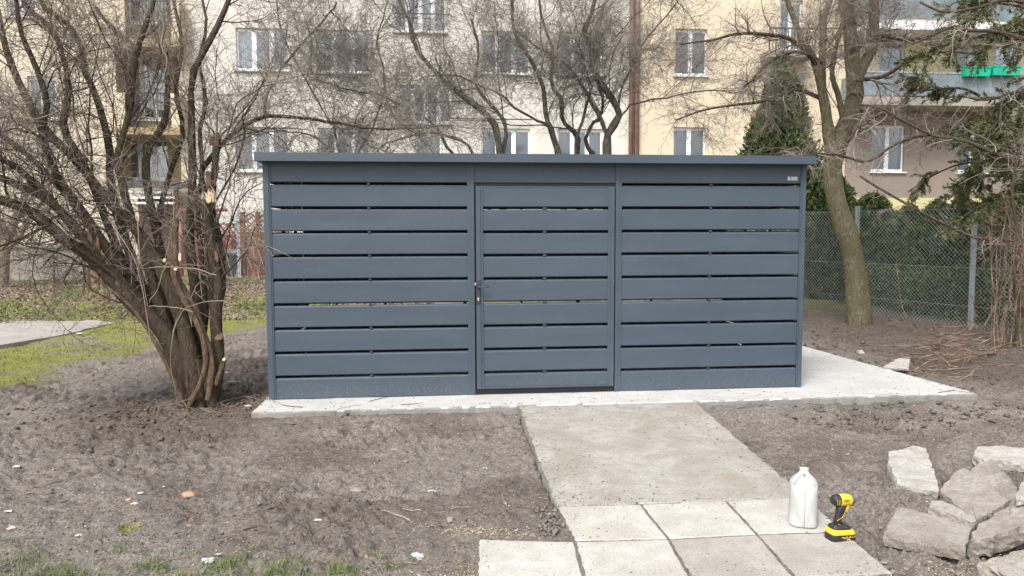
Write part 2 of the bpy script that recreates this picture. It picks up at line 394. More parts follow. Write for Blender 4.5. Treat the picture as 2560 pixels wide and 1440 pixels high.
def ground_h(x, y):
    x = np.asarray(x, float); y = np.asarray(y, float)
    h = hbase(x, y); near = sstep(14, 6, y)
    h = h+.028*fbm(x, y, 1.1, 2, seed=1)*(.5+.5*near)
    rw = .6+.9*sstep(-.1, .7, fbm(x, y, .9, 3, seed=21))
    rw = rw*(1-.75*np.clip(sstep(-.15, .3, moss_d(x, y)), 0, 1))
    rid = 1-np.abs(fbm(x*1.0, y, .16, 3, .55, seed=31))
    rid2 = 1-np.abs(fbm(x+.3*y, y, .075, 3, .6, seed=77)); h = h+(.036*(rid-.72)+.024*(rid2-.7)+.014*fbm(x, y, .05, 3, .7, seed=9))*rw*near
    pit = sstep(.35, .75, fbm(x, y, .38, 2, seed=45)); h = h-.022*pit*near*(1-sstep(-.15, .3, moss_d(x, y)))
    # stay below slab, path and pavers
    for q, top, thick in ((SLABQ, 0, .12),):
        d = poly_mask(x, y, [p[:2] for p in q]); k_ = sstep(-.45, -.02, d)*sstep(1.5, .2, y); h = h*(1-k_)+k_*(-.040-.012*sstep(2, 6, x)+.35*(h+.095)); h = np.where(d > -.01, np.minimum(h, -.13), np.where(d > -.10, np.minimum(h, -.012), h))
    d = poly_mask(x, y, [p[:2] for p in PATHQ]); h = np.where(d > 0, -.16, np.where(d > -.15, np.minimum(h, -.075+.0*x), h))
    d = poly_mask(x, y, PAVEPOLY); h = np.where(d > 0, ZT-.005, np.where(d > -.15, np.minimum(h, -.078), h))
    return h
def GG(px, py):
    z = -.09
    for _ in range(12):
        p = G(px, py, z); z = .5*z+.5*float(hbase(np.array([p[0]]), np.array([p[1]]))[0])
    return p
MOSSP = [GG(x, y)[:2] for x, y in ((-600, 1110), (0, 975), (180, 922), (365, 880), (560, 838), (700, 812), (900, 800), (900, 742), (300, 745), (-700, 790))]
def moss_d(x, y): return poly_mask(x, y, MOSSP)
# paver corners traced in the picture (z of the top face -.055)
ZT = -.055
rowA = [(1392, 1265), (1602, 1260), (1815, 1251), (2018, 1243)]
rowB = [(1195, 1347), (1437, 1353), (1672, 1347), (1894, 1336), (2112, 1328)]
pA = [G(*p, ZT) for p in rowA]; pB = [G(*p, ZT) for p in rowB]
dB = np.array([-.035, -.5, 0])
PAVEPOLY = [pA[0][:2], pA[3][:2], pB[4][:2], (pB[4]+dB)[:2], (pB[0]+dB)[:2], pB[0][:2], pB[1][:2]]

def axis(segs):
    out_ = [segs[0][0]]
    for a, b_, s in segs:
        k = max(1, int(round((b_-a)/s))); out_ += list(np.linspace(a, b_, k+1)[1:])
    return np.array(out_)
gx = axis([(-400, -60, 40), (-60, -14, 4), (-14, -7, .35), (-7, -3, .06), (-3, 6.6, .0175), (6.6, 10, .035), (10, 14, .2), (14, 60, 4), (60, 400, 40)])
gy = axis([(-60, -10, 10), (-10, -4, .5), (-4, .6, .0165), (.6, 5, .035), (5, 12, .09), (12, 24, .3), (24, 60, 4), (60, 400, 40)])
X, Y = np.meshgrid(gx, gy); H = ground_h(X, Y)
md = moss_d(X, Y)
mossm = sstep(-.12, .22, md+.28*fbm(X, Y, .6, 4, .6, seed=3)*np.clip(1+Y*.12, .6, 3))
mossm = mossm*(.4+.6*sstep(-.55, .0, fbm(X, Y, .8, 4, .6, seed=61)))
# thin strips of worn green in the yard beyond and by the viewer's feet
gr2 = sstep(.05, .5, fbm(X, Y, 2.2, 4, .6, seed=71))*sstep(5, 8, Y)*.55
fg = sstep(-2.75, -3.7, Y+.25*X*0)*sstep(2.0, 1.0, X)*sstep(.0, .5, fbm(X, Y, .45, 4, .6, seed=81))*.28
gr3 = sstep(.1, .55, fbm(X, Y, 1.0, 3, .6, seed=91))*sstep(-2, -5, X)*sstep(5, 7, Y)*.6
mossm = np.clip(np.maximum(np.maximum(mossm, gr2), np.maximum(fg, gr3)), 0, 1)
litm = sstep(6.5, 9.5, Y+.6*fbm(X, Y, 1.5, 3, seed=12))*sstep(2, 0, X)*.9
wet = sstep(-.2, .6, fbm(X, Y, .7, 4, .6, seed=15))*.55
wet = np.maximum(wet, sstep(.5, -.3, np.hypot(X+.6, (Y-.1)*.8)-1.0)*.8)
wet = np.maximum(wet, sstep(-.1, 1.2, X-6.5)*sstep(-1, .5, Y)*.9)
wet = wet*(1-.6*sstep(-2.6, -3.4, Y))
ny, nx = X.shape
V = np.stack([X, Y, H], -1).reshape(-1, 3)
idx = np.arange(nx*ny).reshape(ny, nx)
Q = np.stack([idx[:-1, :-1], idx[:-1, 1:], idx[1:, 1:], idx[1:, :-1]], -1).reshape(-1, 4)
g = npmesh('ground', V, Q, SOIL, smooth=True, attrs={'moss': mossm.ravel(), 'litter': litm.ravel(), 'wet': wet.ravel()})
tag(g, kind='structure')
def hz(x, y): return float(ground_h(np.array([x]), np.array([y]))[0])

# slabs with slightly irregular rims
def slab_mesh(name, poly, ztops, thick, m, edge=.006, seg=.05, mat_side=None, kind=None, bev=.006, topamp=.0015):
    r = np.random.default_rng(abs(hash(name)) % 1000 if False else len(name)+int(abs(poly[0][0])*100))
    P = [np.array([p[0], p[1], z], float) for p, z in zip(poly, ztops)]
    rim = []
    for i in range(len(P)):
        a, b_ = P[i], P[(i+1) % len(P)]; L = np.linalg.norm(b_-a); k = max(2, int(L/seg)); nn = np.array([-(b_-a)[1], (b_-a)[0], 0])/L
        for j in range(k):
            o_ = (r.random()-.5)*2*edge if j else 0
            rim.append(a+(b_-a)*j/k+nn*o_)
    c_ = sum(P)/len(P); mb = MB(); n_ = len(rim)
    inn = [p+(c_-p)/np.linalg.norm(c_-p)*bev*1.6 for p in rim]
    top = [p+np.array([0, 0, r.normal()*topamp]) for p in inn]
    low = [p+np.array([0, 0, -bev*(1+r.random()*1.2)]) for p in rim]
    bot = [p+np.array([0, 0, -thick]) for p in rim]
    vs = top+low+bot
    fs = [tuple(range(n_))]+[(i, n_+i, n_+(i+1) % n_, (i+1) % n_) for i in range(n_)]+[(n_+i, 2*n_+i, 2*n_+(i+1) % n_, n_+(i+1) % n_) for i in range(n_)]
    mb.add(vs, fs)
    o = mb.build(name, m, recalc=True)
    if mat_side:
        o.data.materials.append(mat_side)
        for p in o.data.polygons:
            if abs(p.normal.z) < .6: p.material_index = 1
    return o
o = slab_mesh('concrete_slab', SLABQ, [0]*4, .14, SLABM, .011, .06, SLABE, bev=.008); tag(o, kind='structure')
pq = [PATHQ[0]+np.array([0, .0, -.004]), PATHQ[1]+np.array([0, 0, -.004]), PATHQ[2], PATHQ[3]]
# the path laps against the slab's front edge
def slabfront(x):
    a, b_ = SLABQ[0], SLABQ[1]; return a[1]+(b_[1]-a[1])*(x-a[0])/(b_[0]-a[0])
pq[0][1] = slabfront(pq[0][0])-.012; pq[1][1] = slabfront(pq[1][0])-.012
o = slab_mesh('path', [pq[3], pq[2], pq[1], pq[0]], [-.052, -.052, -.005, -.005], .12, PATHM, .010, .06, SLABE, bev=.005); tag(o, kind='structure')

# pavers: loose square slabs
def paver(c4, m, lab):
    c = sum(c4)/4; q = [c+(p-c)*.968 for p in c4]
    o = slab_mesh('paving_slab', q, [ZT]*4, .05, m, .0035, .03, None, bev=.004, topamp=.0003)
    tag(o, lab, 'paving slab', 'square concrete paving slabs laid at the end of the path')
for i, (mm, lb) in enumerate([(TILE1, 'pale cream paving slab at the far left of the row touching the path'),
                              (TILE1, 'pale cream paving slab in the middle of the row touching the path'),
                              (TILE1, 'pale paving slab under the white plastic canister')]):
    paver([pB[i+1], pB[i+2], pA[i+1], pA[i]], mm, lb)
for i, (mm, lb) in enumerate([(TILE1, 'cream paving slab sticking out to the left into the soil'),
                              (TILE1, 'cream paving slab right beside the one sticking out into the soil'),
                              (TILE2, 'greyer paving slab in the nearer row, between the cream slab and the one under the driver'),
                              (TILE2, 'grey paving slab under the yellow and black impact driver')]):
    a = [pB[i+1]+dB, pB[i]+dB, pB[i], pB[i+1]]
    paver([pB[i]+dB+np.array([0, 0, 0]), pB[i+1]+dB, pB[i+1], pB[i]], mm, lb)

# old garden path at the left, a thin worn sheet
def ribbon(name, pts_px, z, m, amp=.06):
    P = [GG(x, y) for x, y in pts_px]; r = np.random.default_rng(5); rim = []
    for i in range(len(P)):
        a, b_ = P[i], P[(i+1) % len(P)]; L = np.linalg.norm(b_-a); k = max(1, int(L/.25))
        for j in range(k):
            p = a+(b_-a)*j/k; rim.append((p[0]+r.normal()*amp, p[1]+r.normal()*amp))
    mb = MB(); n_ = len(rim); hh = [max(hz(x, y), z-.02)+.022 for x, y in rim]
    mb.add([(x, y, h) for (x, y), h in zip(rim, hh)]+[(x, y, h-.06) for (x, y), h in zip(rim, hh)],
           [tuple(range(n_))]+[(i, (i+1) % n_, n_+(i+1) % n_, n_+i) for i in range(n_)])
    o = mb.build(name, m); tag(o, kind='structure'); return o
ribbon('garden_path', [(-500, 905), (0, 868), (120, 848), (230, 826), (292, 806), (250, 800), (120, 803), (0, 810), (-500, 830)], -.05, OLDPATH)

# ================================================================== SHED
SX1, SZ = 5.105, 2.182
SD = 2.05
shed = empty('metal_shed', (SX1/2, SD/2, 0))
tag(shed, 'long dark grey steel shed of horizontal slats with a slatted door, on the concrete slab', 'shed')
gaps = [1.978, 1.757, 1.538, 1.322, 1.101, .876, .654, .430, .207]
def slat(mb, x0, x1, z0, z1, y=0, s=1, th=None):
    # face, folded top lip leaning back, folded bottom return
    pr = [(y+.020*s, z0-.006), (y+.016*s, z0+.001), (y, z0+.002), (y, z1-.009), (y+.010*s, z1+.001), (y+.014*s, z1+.002), (y+.022*s, z1+.002), (y+.023*s, z1+.006)]
    mb.extr(pr, x0, x1)
def slat_field(x0, x1, zs, y=0, s=1):
    mb = MB()
    for z0, z1 in zs: slat(mb, x0, x1, z0, z1, y, s)
    return mb
g2 = .0165
def rows(z_lo, z_hi, gp):
    e = [z_hi]+list(gp); r_ = []
    for i in range(len(e)):
        top = e[i]-(0 if i == 0 else g2); bot = (e[i+1]+g2) if i+1 < len(e) else z_lo
        r_.append((bot, top))
    return r_
for x0, x1 in ((.062, 1.842), (3.286, 5.05)):
    o = slat_field(x0, x1, rows(.004, SZ-.002, gaps), y=.012).build('slat_panel', STEEL, shed, recalc=False)
o = slat_field(1.893, 3.24, [(1.992, SZ-.002)], y=.012).build('header_panel', STEEL, shed, recalc=False)
# posts
def post(x0, x1, lipL, lipR, name='post'):
    mb = MB(); mb.box(x0, x1, -.002, .055, -.0, SZ)
    if lipL: mb.box(x0-lipL, x0, .004, .010, .0, SZ)
    if lipR: mb.box(x1, x1+lipR, .004, .010, .0, SZ)
    xs = ([x0-lipL*.35] if lipL else [])+([x1+lipR*.35] if lipR else [])
    for xr in xs:
        for k in range(10): mb.dome((xr, .004, .09+k*.222), .0052, .6)
    return mb.build(name, STEEL, shed, bevel=.0012)
post(0.0, .050, 0, .014, 'corner_post'); post(5.064, 5.105, .014, 0, 'corner_post')
post(1.866, 1.899, .030, 0, 'door_post'); post(3.234, 3.268, 0, .026, 'door_post')
mb = MB(); mb.box(1.899, 3.234, .014, .050, .002, .058); mb.build('threshold', BLACK, shed)
for a_, b_ in ((.051, 1.835), (3.29, 5.05)):
    mb = MB(); mb.box(a_, b_, .03, .06, .0, .012); mb.build('base_rail', BLACK, shed)
# inner frame: mid braces that hold the slats, rails, and corner tubes
def strut(*a):
    mb = MB(); mb.box(*a); mb.build('inner_strut', DARKIN, shed)
for x in (.935, 4.165): strut(x-.012, x+.012, .034, .055, .01, SZ-.03)
for x in (.03, 1.88, 3.25, 5.08): strut(x-.02, x+.02, SD-.07, SD-.03, .0, SZ-.03)
for x in (.94, 2.56, 4.16): strut(x-.012, x+.012, SD-.06, SD-.04, .0, SZ-.03)
for y in (.7, 1.35): 
    for x in (.035, 5.07): strut(x-.015, x+.015, y-.015, y+.015, .0, SZ-.03)
for xm in (.935, 4.165):
    for gz in gaps:
        mb = MB(); mb.box(xm-.012, xm+.012, .012, .032, gz-.012, gz+.010); mb.build('slat_clip', DARKIN, shed)
# back and side walls in the same slats
mb = slat_field(.03, 5.075, rows(.004, SZ-.06, [.684+.2215*k for k in (6, 5, 4, 3, 2, 1, 0, -1, -2, -3) if .684+.2215*k < SZ-.1]), y=SD, s=-1); mb.build('back_wall', STEEL, shed, recalc=False)
for xx, sgn in ((.0, 1), (5.105, -1)):
    mb = MB()
    for z0, z1 in rows(.004, SZ-.02, gaps):
        pr = [(xx+.020*sgn, z0-.006), (xx+.016*sgn, z0+.001), (xx+.001*sgn, z0+.002), (xx+.001*sgn, z1-.007), (xx+.006*sgn, z1-.001), (xx+.020*sgn, z1+.004), (xx+.022*sgn, z1+.012)]
        n_ = len(pr); vs = [(p[0], y, p[1]) for y in (.056, SD-.02) for p in pr]
        mb.add(vs, [(i, i+1, n_+i+1, n_+i) for i in range(n_-1)])
    mb.build('side_wall', STEEL, shed, recalc=False)
# roof: folded fascia tray with corrugated sheet
RX0, RX1, RY0, RY1, RZ0, RZ1 = -.045, 5.142, -.12, SD+.09, 2.168, 2.243
mb = MB(); t = .003
mb.box(RX0, RX1, RY0, RY0+t, RZ0, RZ1); mb.box(RX0, RX1, RY1-t, RY1, RZ0-.02, RZ1-.03)
mb.box(RX0, RX0+t, RY0+t, RY1-t, RZ0, RZ1-.004); mb.box(RX1-t, RX1, RY0+t, RY1-t, RZ0, RZ1-.004)
mb.box(RX0, RX1, RY0+t, RY0+.14, RZ0+.001, RZ0+.004)      # folded soffit strip
mb.box(RX0+t, RX0+.10, RY0+.14, RY1-t, RZ0+.001, RZ0+.004); mb.box(RX1-.10, RX1-t, RY0+.14, RY1-t, RZ0+.001, RZ0+.004)
mb.box(RX0, RX1, RY0, RY0+.04, RZ1, RZ1+.0015)
mb.build('roof_fascia', STEEL, shed, bevel=.0012)
mb = MB(); pr = []
xs = np.arange(RX0+.01, RX1-.01, .035)
vs = []; 
for k, x in enumerate(xs):
    z = SZ+.022+(.018 if (k//2) % 2 else 0)
    vs += [(x, RY0+.01, z), (x, RY1-.01, z-.02)]
mb.add(vs, [(2*i, 2*i+1, 2*i+3, 2*i+2) for i in range(len(xs)-1)]); mb.build('roof_sheet', STEEL, shed, recalc=False)
# name plate: small riveted metal plate, upper right
ya = .012
mb = MB(); pa = AT(1969, 442, ya); pb = AT(1993, 451, ya); mb.box(pa[0], pb[0], ya-.003, ya-.0005, pb[2], pa[2])
plate = mb.build('name_plate', ALU, shed, bevel=.0006)
w_ = pb[0]-pa[0]; h_ = pa[2]-pb[2]; zc = (pa[2]+pb[2])/2; x_ = pa[0]
for u in (.09, .92):
    mb = MB(); mb.dome((x_+w_*u, ya-.003, zc), .0035, .5); mb.build('rivet', BLACK, plate)
mb = MB(); yy = ya-.0045
def stroke(a, b_, t_): 
    mb.bar((x_+w_*a[0], yy, pb[2]+h_*a[1]), (x_+w_*b_[0], yy, pb[2]+h_*b_[1]), .0012, h_*t_)
stroke((.19, .70), (.31, .86), .12); stroke((.31, .86), (.40, .62), .14); stroke((.24, .72), (.38, .72), .12)
stroke((.20, .24), (.30, .42), .12); stroke((.30, .42), (.36, .30), .1); stroke((.36, .32), (.47, .22), .12); stroke((.33, .52), (.38, .66), .2)
for k in range(6): stroke((.54+.05*k, .36), (.54+.05*k, .60 if k in (0, 3) else .52), .10); 
stroke((.53, .44), (.84, .44), .07)
mb.build('engraved_mark', simple('engraved_ink', (.12, .11, .1), .6), plate)

# door
DX0, DX1, DZ0, DZ1, DY = 1.914, 3.220, .062, 1.958, -.020
door = empty('door', (0, 0, 0)); door.parent = shed; door.location = (DX0-shed.location.x, DY-shed.location.y, DZ0)
dg = [1.754, 1.534, 1.317, 1.099, .877, .655, .434, .214]
slat_field(DX0+.062, DX1-.056, rows(DZ0+.012, DZ1-.004, dg), y=DY+.012).build('door_slat_panel', STEEL, door, recalc=False)
mb = MB()
mb.box(DX0, DX0+.040, DY, DY+.04, DZ0, DZ1); mb.box(DX0+.040, DX0+.066, DY+.005, DY+.011, DZ0+.006, DZ1)
mb.box(DX1-.034, DX1, DY, DY+.04, DZ0, DZ1); mb.box(DX1-.060, DX1-.034, DY+.005, DY+.011, DZ0+.006, DZ1)
mb.box(DX0+.040, DX1-.034, DY+.012, DY+.04, DZ1-.008, DZ1-.001); mb.box(DX0+.040, DX1-.034, DY+.002, DY+.04, DZ0, DZ0+.012)
mb.bar((DX0+.0405, DY-.0015, DZ0), (DX0+.0405, DY-.0015, DZ1), .003)
for k in range(9):
    mb.dome((DX0+.052, DY+.005, DZ0+.07+k*.222), .0055, .6); mb.dome((DX1-.049, DY+.005, DZ0+.07+k*.222), .0055, .6)
for k in range(3): mb.dome((DX0+.35+.3*k, DY+.002, DZ0+.006), .005, .6)
mb.build('door_frame', STEEL, door, bevel=.0012)
mb = MB(); mb.box(2.545, 2.569, .0, .012, DZ0+.02, DZ1-.02)
for gz in dg: mb.box(2.540, 2.574, DY+.014, DY+.03, gz-.012, gz+.010)
mb.build('door_brace', DARKIN, door)
mb = MB(); mb.box(1.9, 1.925, .028, .06, .06, 1.985); mb.box(3.21, 3.2335, .028, .06, .06, 1.985); mb.box(1.925, 3.21, .03, .06, 1.962, 1.985); mb.build('dark_gap_strip', BLACK, shed)  # black strips added behind the door's edges to darken the gaps
# lock plate, lever and cylinder
a_ = AT(1190, 699, DY); b_ = AT(1200, 758, DY)
lx0, lx1, lz1, lz0 = a_[0]+.002, b_[0]+.001, a_[2], b_[2]; cx_ = (lx0+lx1)/2
mb = MB(); mb.box(lx0, lx1, DY-.012, DY-.0005, lz0, lz1); lock = mb.build('lock_plate', simple('black_lock_metal', (.045, .045, .055), .45), door, bevel=.003)
hz_ = AT(1195, 717, DY)[2]; he = AT(1224, 716, DY-.05)
mb = MB(); mb.tube([(cx_, DY-.012, hz_), (cx_, DY-.05, hz_)], [.011, .009], 10)
mb.tube([(cx_, DY-.05, hz_), (cx_+.02, DY-.055, hz_-.001), (he[0]-.03, DY-.053, he[2]-.002), (he[0], DY-.05, he[2]+.001)], [.009, .0075, .006, .005], 8)
mb.build('door_handle', MATS['black_lock_metal'], lock, smooth=True)
zz = lz0+.038
mb = MB(); mb.tube([(cx_, DY-.012, zz+.008), (cx_, DY-.016, zz+.008)], .0085, 12); mb.box(cx_-.0045, cx_+.0045, DY-.0155, DY-.012, zz-.014, zz+.004)
mb.build('lock_cylinder', CHROME, lock)
mb = MB(); mb.box(lx0-.012, lx0-.004, DY+.005, DY+.02, lz1-.055, lz1-.030); mb.build('latch_bolt', CHROME, door)
for z in (1.86, 1.10, .22):
    mb = MB(); mb.tube([(DX1+.006, DY+.012, z-.045), (DX1+.006, DY+.012, z+.045)], .006, 8); mb.build('hinge', BLACK, door)

# a corrugated stack stored inside, glimpsed through the gaps

# ================================================================== APARTMENT BLOCKS
YF = 19.8
def rect(px0, py0, px1, py1, Y):
    a = AT(px0, (py0+py1)/2, Y)[0]; b_ = AT(px1, (py0+py1)/2, Y)[0]; xm = (px0+px1)/2
    return a, b_, AT(xm, py1, Y)[2], AT(xm, py0, Y)[2]       # x0,x1,z0,z1
def wall_holes(x0, x1, z0, z1, holes, y, depth=.18):
    xs = sorted({x0, x1, *[v for h in holes for v in h[:2] if x0 < v < x1]}); zs = sorted({z0, z1, *[v for h in holes for v in h[2:] if z0 < v < z1]})
    mb = MB()
    for i in range(len(xs)-1):
        for j in range(len(zs)-1):
            cx, cz = (xs[i]+xs[i+1])/2, (zs[j]+zs[j+1])/2
            if any(h[0] < cx < h[1] and h[2] < cz < h[3] for h in holes): continue
            mb.add([(xs[i], y, zs[j]), (xs[i+1], y, zs[j]), (xs[i+1], y, zs[j+1]), (xs[i], y, zs[j+1])], [(0, 1, 2, 3)])
    for h in holes:
        a, b_, c_, d = h; y2 = y+depth
        mb.add([(a, y, c_), (a, y, d), (a, y2, d), (a, y2, c_)], [(0, 1, 2, 3)]); mb.add([(b_, y, c_), (b_, y2, c_), (b_, y2, d), (b_, y, d)], [(0, 1, 2, 3)])
        mb.add([(a, y, d), (b_, y, d), (b_, y2, d), (a, y2, d)], [(0, 1, 2, 3)]); mb.add([(a, y, c_), (a, y2, c_), (b_, y2, c_), (b_, y, c_)], [(0, 1, 2, 3)])
    return mb
def window(root, h, y, sashes=3, cur=0, sill=True, frame=WHITE, curmode=0):
    x0, x1, z0, z1 = h; x0 += .003; x1 -= .003; z0 += .003; z1 -= .003; yf = y+.10; t = .055
    mb = MB(); W = x1-x0
    mb.box(x0, x1, yf, yf+.07, z0, z0+t); mb.box(x0, x1, yf, yf+.07, z1-t, z1); mb.box(x0, x0+t, yf, yf+.07, z0+t, z1-t); mb.box(x1-t, x1, yf, yf+.07, z0+t, z1-t)
    for k in range(1, sashes):
        xm = x0+W*k/sashes; mb.box(xm-.075, xm+.075, yf-.01, yf+.06, z0+t, z1-t)
    for k in range(sashes):
        a, b_ = x0+W*k/sashes+.05, x0+W*(k+1)/sashes-.05
        mb.box(a, b_, yf+.005, yf+.055, z0+t, z0+t+.05); mb.box(a, b_, yf+.005, yf+.055, z1-t-.05, z1-t)
    f = mb.build('window', frame, root)
    mb = MB(); mb.add([(x0+t, yf+.03, z0+t), (x1-t, yf+.03, z0+t), (x1-t, yf+.03, z1-t), (x0+t, yf+.03, z1-t)], [(0, 1, 2, 3)]); mb.build('pane', GLASS, f)
    mb = MB(); mb.box(x0-.02, x1+.02, yf+.5, yf+.55, z0-.1, z1+.1); mb.box(x0-.02, x0-.01, yf+.08, yf+.5, z0, z1); mb.box(x1+.01, x1+.02, yf+.08, yf+.5, z0, z1)
    mb.box(x0-.02, x1+.02, yf+.08, yf+.5, z0-.05, z0-.001); mb.box(x0-.02, x1+.02, yf+.08, yf+.5, z1+.001, z1+.05); mb.build('dark_backing', ROOMSHADE, f)
    r = np.random.default_rng(int(abs(x0*31+z0*7)))
    if curmode != 9:
        mb = MB(); segs = [(0, 1)] if curmode == 0 else ([(0, .35), (.62, 1)] if curmode == 1 else [(.33, 1)])
        for s0, s1 in segs:
            n_ = 40; px_ = [x0+t+(W-2*t)*(s0+(s1-s0)*k/n_) for k in range(n_+1)]; ys = [yf+.17+.03*math.sin(k*1.5+r.random()*.8) for k in range(n_+1)]
            vs = [(a, b_, z) for z in (z0+t*.5, z1-t*.5) for a, b_ in zip(px_, ys)]
            mb.add(vs, [(k, k+1, n_+2+k, n_+1+k) for k in range(n_)])
        mb.build('curtain', CURT[cur % 4], f, smooth=True)
    if sill:
        mb = MB(); mb.box(x0-.07, x1+.07, y-.09, y+.09, z0-.045, z0-.004); mb.build('sill', PL_SILL if sill == 1 else WHITE, f)
    return f
# --- grey-beige middle block
bx0, bx1 = AT(490, 400, YF)[0], AT(1592, 400, YF)[0]
TOP = 15.5
blk = empty('apartment_building', ((bx0+bx1)/2, YF+5, 0)); tag(blk, 'grey beige plastered apartment block behind the shed, with rows of white three part windows', 'building')
wins = [((590, 70, 722, 178), 3, 1, 1), ((790, 75, 925, 184), 3, 0, 0), ((1203, 78, 1325, 187), 3, 0, 0), ((1394, 80, 1506, 190), 3, 0, 0),
        ((590, 318, 722, 430), 3, 3, 0), ((797, 320, 925, 432), 3, 1, 1), ((1203, 321, 1325, 433), 3, 1, 0), ((1394, 322, 1506, 434), 3, 1, 0),
        ((1000, 213, 1128, 310), 4, 2, 0), ((985, -30, 1115, 82), 4, 0, 0), ((1038, 330, 1104, 440), 1, 0, 0),
        ((590, -178, 722, -72), 3, 1, 1), ((790, -173, 925, -68), 3, 1, 0), ((1203, -168, 1325, -62), 3, 1, 0), ((1394, -165, 1506, -60), 3, 1, 0)]
hs_ = [rect(*q[0], YF) for q in wins]
wall_holes(bx0, bx1, 0, TOP, hs_, YF).build('wall', PL_GREY, blk, recalc=False)
for q, h in zip(wins, hs_): window(blk, h, YF, q[1], q[2], 1, WHITE, q[3])
mb = MB(); mb.box(bx0, bx1, YF+.25, YF+10, 0, TOP-.01) if False else None
mb = MB(); mb.box(bx0, bx1, YF-.4, YF+10.4, TOP, TOP+.3); mb.build('roof', DARKG, blk)
mb = MB(); mb.add([(bx0, YF+10, 0), (bx1, YF+10, 0), (bx1, YF+10, TOP), (bx0, YF+10, TOP)], [(0, 1, 2, 3)]); mb.build('rear_wall', PL_GREY, blk)
# thin canopy / rails of the stair windows
for (a, b_, yy) in ((985, 1125, 33), (1120, 1330, 296), (1000, 1128, 312)):
    mb = MB(); p, q = AT(a, yy, YF-.15), AT(b_, yy+3, YF-.15); mb.bar(p, q, .04); mb.build('rail', DARKG, blk)
mb = MB(); 
for yy, hh in ((126, 6), (192, 3)):
    p, q = AT(940, yy, YF), AT(990, yy, YF)
x_ = AT(492, 400, YF)[0]
for px_ in (1580, 1594):
    a = AT(px_-5, 400, YF-.2); mb = MB(); mb.tube([(a[0]+.05, YF-.12, .2), (a[0]+.05, YF-.12, TOP)], .085, 10); mb.build('downpipe', RUSTP, blk, smooth=True)
# --- yellow right block
rx0, rx1 = bx1+.004, AT(3000, 400, YF)[0]
rb = empty('apartment_building', ((rx0+rx1)/2, YF+5, 0)); tag(rb, 'yellow apartment block on the right with two part windows and grey panelled balconies', 'building')
XL = AT(2112, 400, YF)[0]; zB = AT(2300, 262, YF)[2]; zP = AT(2300, 495, YF)[2]; zM = AT(2300, 85, YF)[2]
wr = [((1687, 72, 1768, 190), 2, 1, 9), ((1683, 318, 1764, 432), 2, 1, 0), ((1687, -178, 1768, -62), 2, 1, 0)]
w2 = [((1950, 0, 2006, 128), 2, 0, 0), ((1955, 190, 2010, 300), 2, 1, 0)]
h1 = [rect(*q[0], YF) for q in wr+w2]
wall_holes(rx0, XL, 0, TOP, h1, YF).build('wall', PL_YEL, rb, recalc=False)
for q, h in zip(wr+w2, h1): window(rb, h, YF, q[1], q[2], 2 if q in wr else 1, WHITE, q[3])
w3 = [((2180, 312, 2262, 430), 2, 1, 0), ((2398, 310, 2470, 432), 2, 1, 9)]
h3 = [rect(*q[0], YF) for q in w3]
wall_holes(XL, rx1, zP, zB+.35, h3, YF+.02).build('lower_wall', PL_BROWN, rb, recalc=False)
for q, h in zip(w3, h3): window(rb, h, YF+.02, q[1], q[2], 2, WHITE, q[3])
mb = MB(); mb.box(XL, rx1, YF-.03, YF+.3, 0, zP); mb.build('plinth', PL_LEMON, rb)
w4 = [((2200, 100, 2262, 236), 1, 1, 0), ((2385, 100, 2470, 236), 2, 1, 9), ((2490, 108, 2545, 180), 1, 1, 0), ((2330, -10, 2400, 45), 1, 0, 0)]
h4 = [rect(*q[0], YF) for q in w4]
wall_holes(XL, rx1, zB+.35, TOP, h4, YF+.01).build('upper_wall', PL_CREAM, rb, recalc=False)
for q, h in zip(w4, h4): window(rb, h, YF+.01, q[1], q[2], 0, WHITE, q[3])
a, b_, c_, d = rect(2263, 100, 2384, 240, YF-.03); mb = MB(); mb.box(a, b_, YF-.03, YF+.008, c_, d); mb.build('wall_panel', PL_LEMON, rb)
mb = MB(); mb.box(rx0, rx1, YF-.4, YF+10.4, TOP, TOP+.3); mb.build('roof', DARKG, rb)
mb = MB(); mb.add([(rx0, YF+10, 0), (rx1, YF+10, 0), (rx1, YF+10, TOP), (rx0, YF+10, TOP)], [(0, 1, 2, 3)]); mb.build('rear_wall', PL_YEL, rb)
def balcony(root, px0, px1, pyt, pys, pyb, Yb, m, solid=True, slabm=PL_SILL, n=6):
    """railing from pyt to pys, slab from pys to pyb, front at Yb"""
    x0, x1, z1, z2 = rect(px0, pyt, px1, pys, Yb); zb = AT((px0+px1)/2, pyb, Yb)[2]
    mb = MB(); mb.box(x0, x1, Yb, YF-.002, zb, z1); s = mb.build('balcony', slabm, root)
    mb = MB(); k = n
    for i in range(k):
        a = x0+(x1-x0)*i/k; b2 = x0+(x1-x0)*(i+1)/k
        if solid: mb.box(a+.02, b2-.02, Yb+.02, Yb+.035, z1+.06, z2-.03)
        else:
            q = 5
            for j in range(q): mb.box(a+(b2-a)*j/q, a+(b2-a)*j/q+.02, Yb+.02, Yb+.04, z1, z2-.03)
    if solid:
        mb.box(x0, x0+.02, Yb+.05, YF-.05, z1+.06, z2-.03); mb.box(x1-.02, x1, Yb+.05, YF-.05, z1+.06, z2-.03)
    mb.build('railing_panel', m, s)
    mb = MB(); mb.box(x0, x1, Yb, Yb+.05, z2-.03, z2+.02)
    for i in range(k+1): mb.box(x0+(x1-x0)*i/k-.02, x0+(x1-x0)*i/k+.02, Yb+.037, Yb+.06, z1, z2-.03)
    mb.build('handrail', GALV if solid else DARKG, s)
    return s
balcony(rb, 2150, 2560, 182, 244, 264, 18.5, RAILP, True, PL_SILL, 5)
balcony(rb, 2160, 2620, -20, 55, 76, 18.6, RAILP, True, WHITE, 5)
balcony(rb, 1925, 2040, 70, 124, 142, 19.0, DARKG, False, PL_SILL, 3)
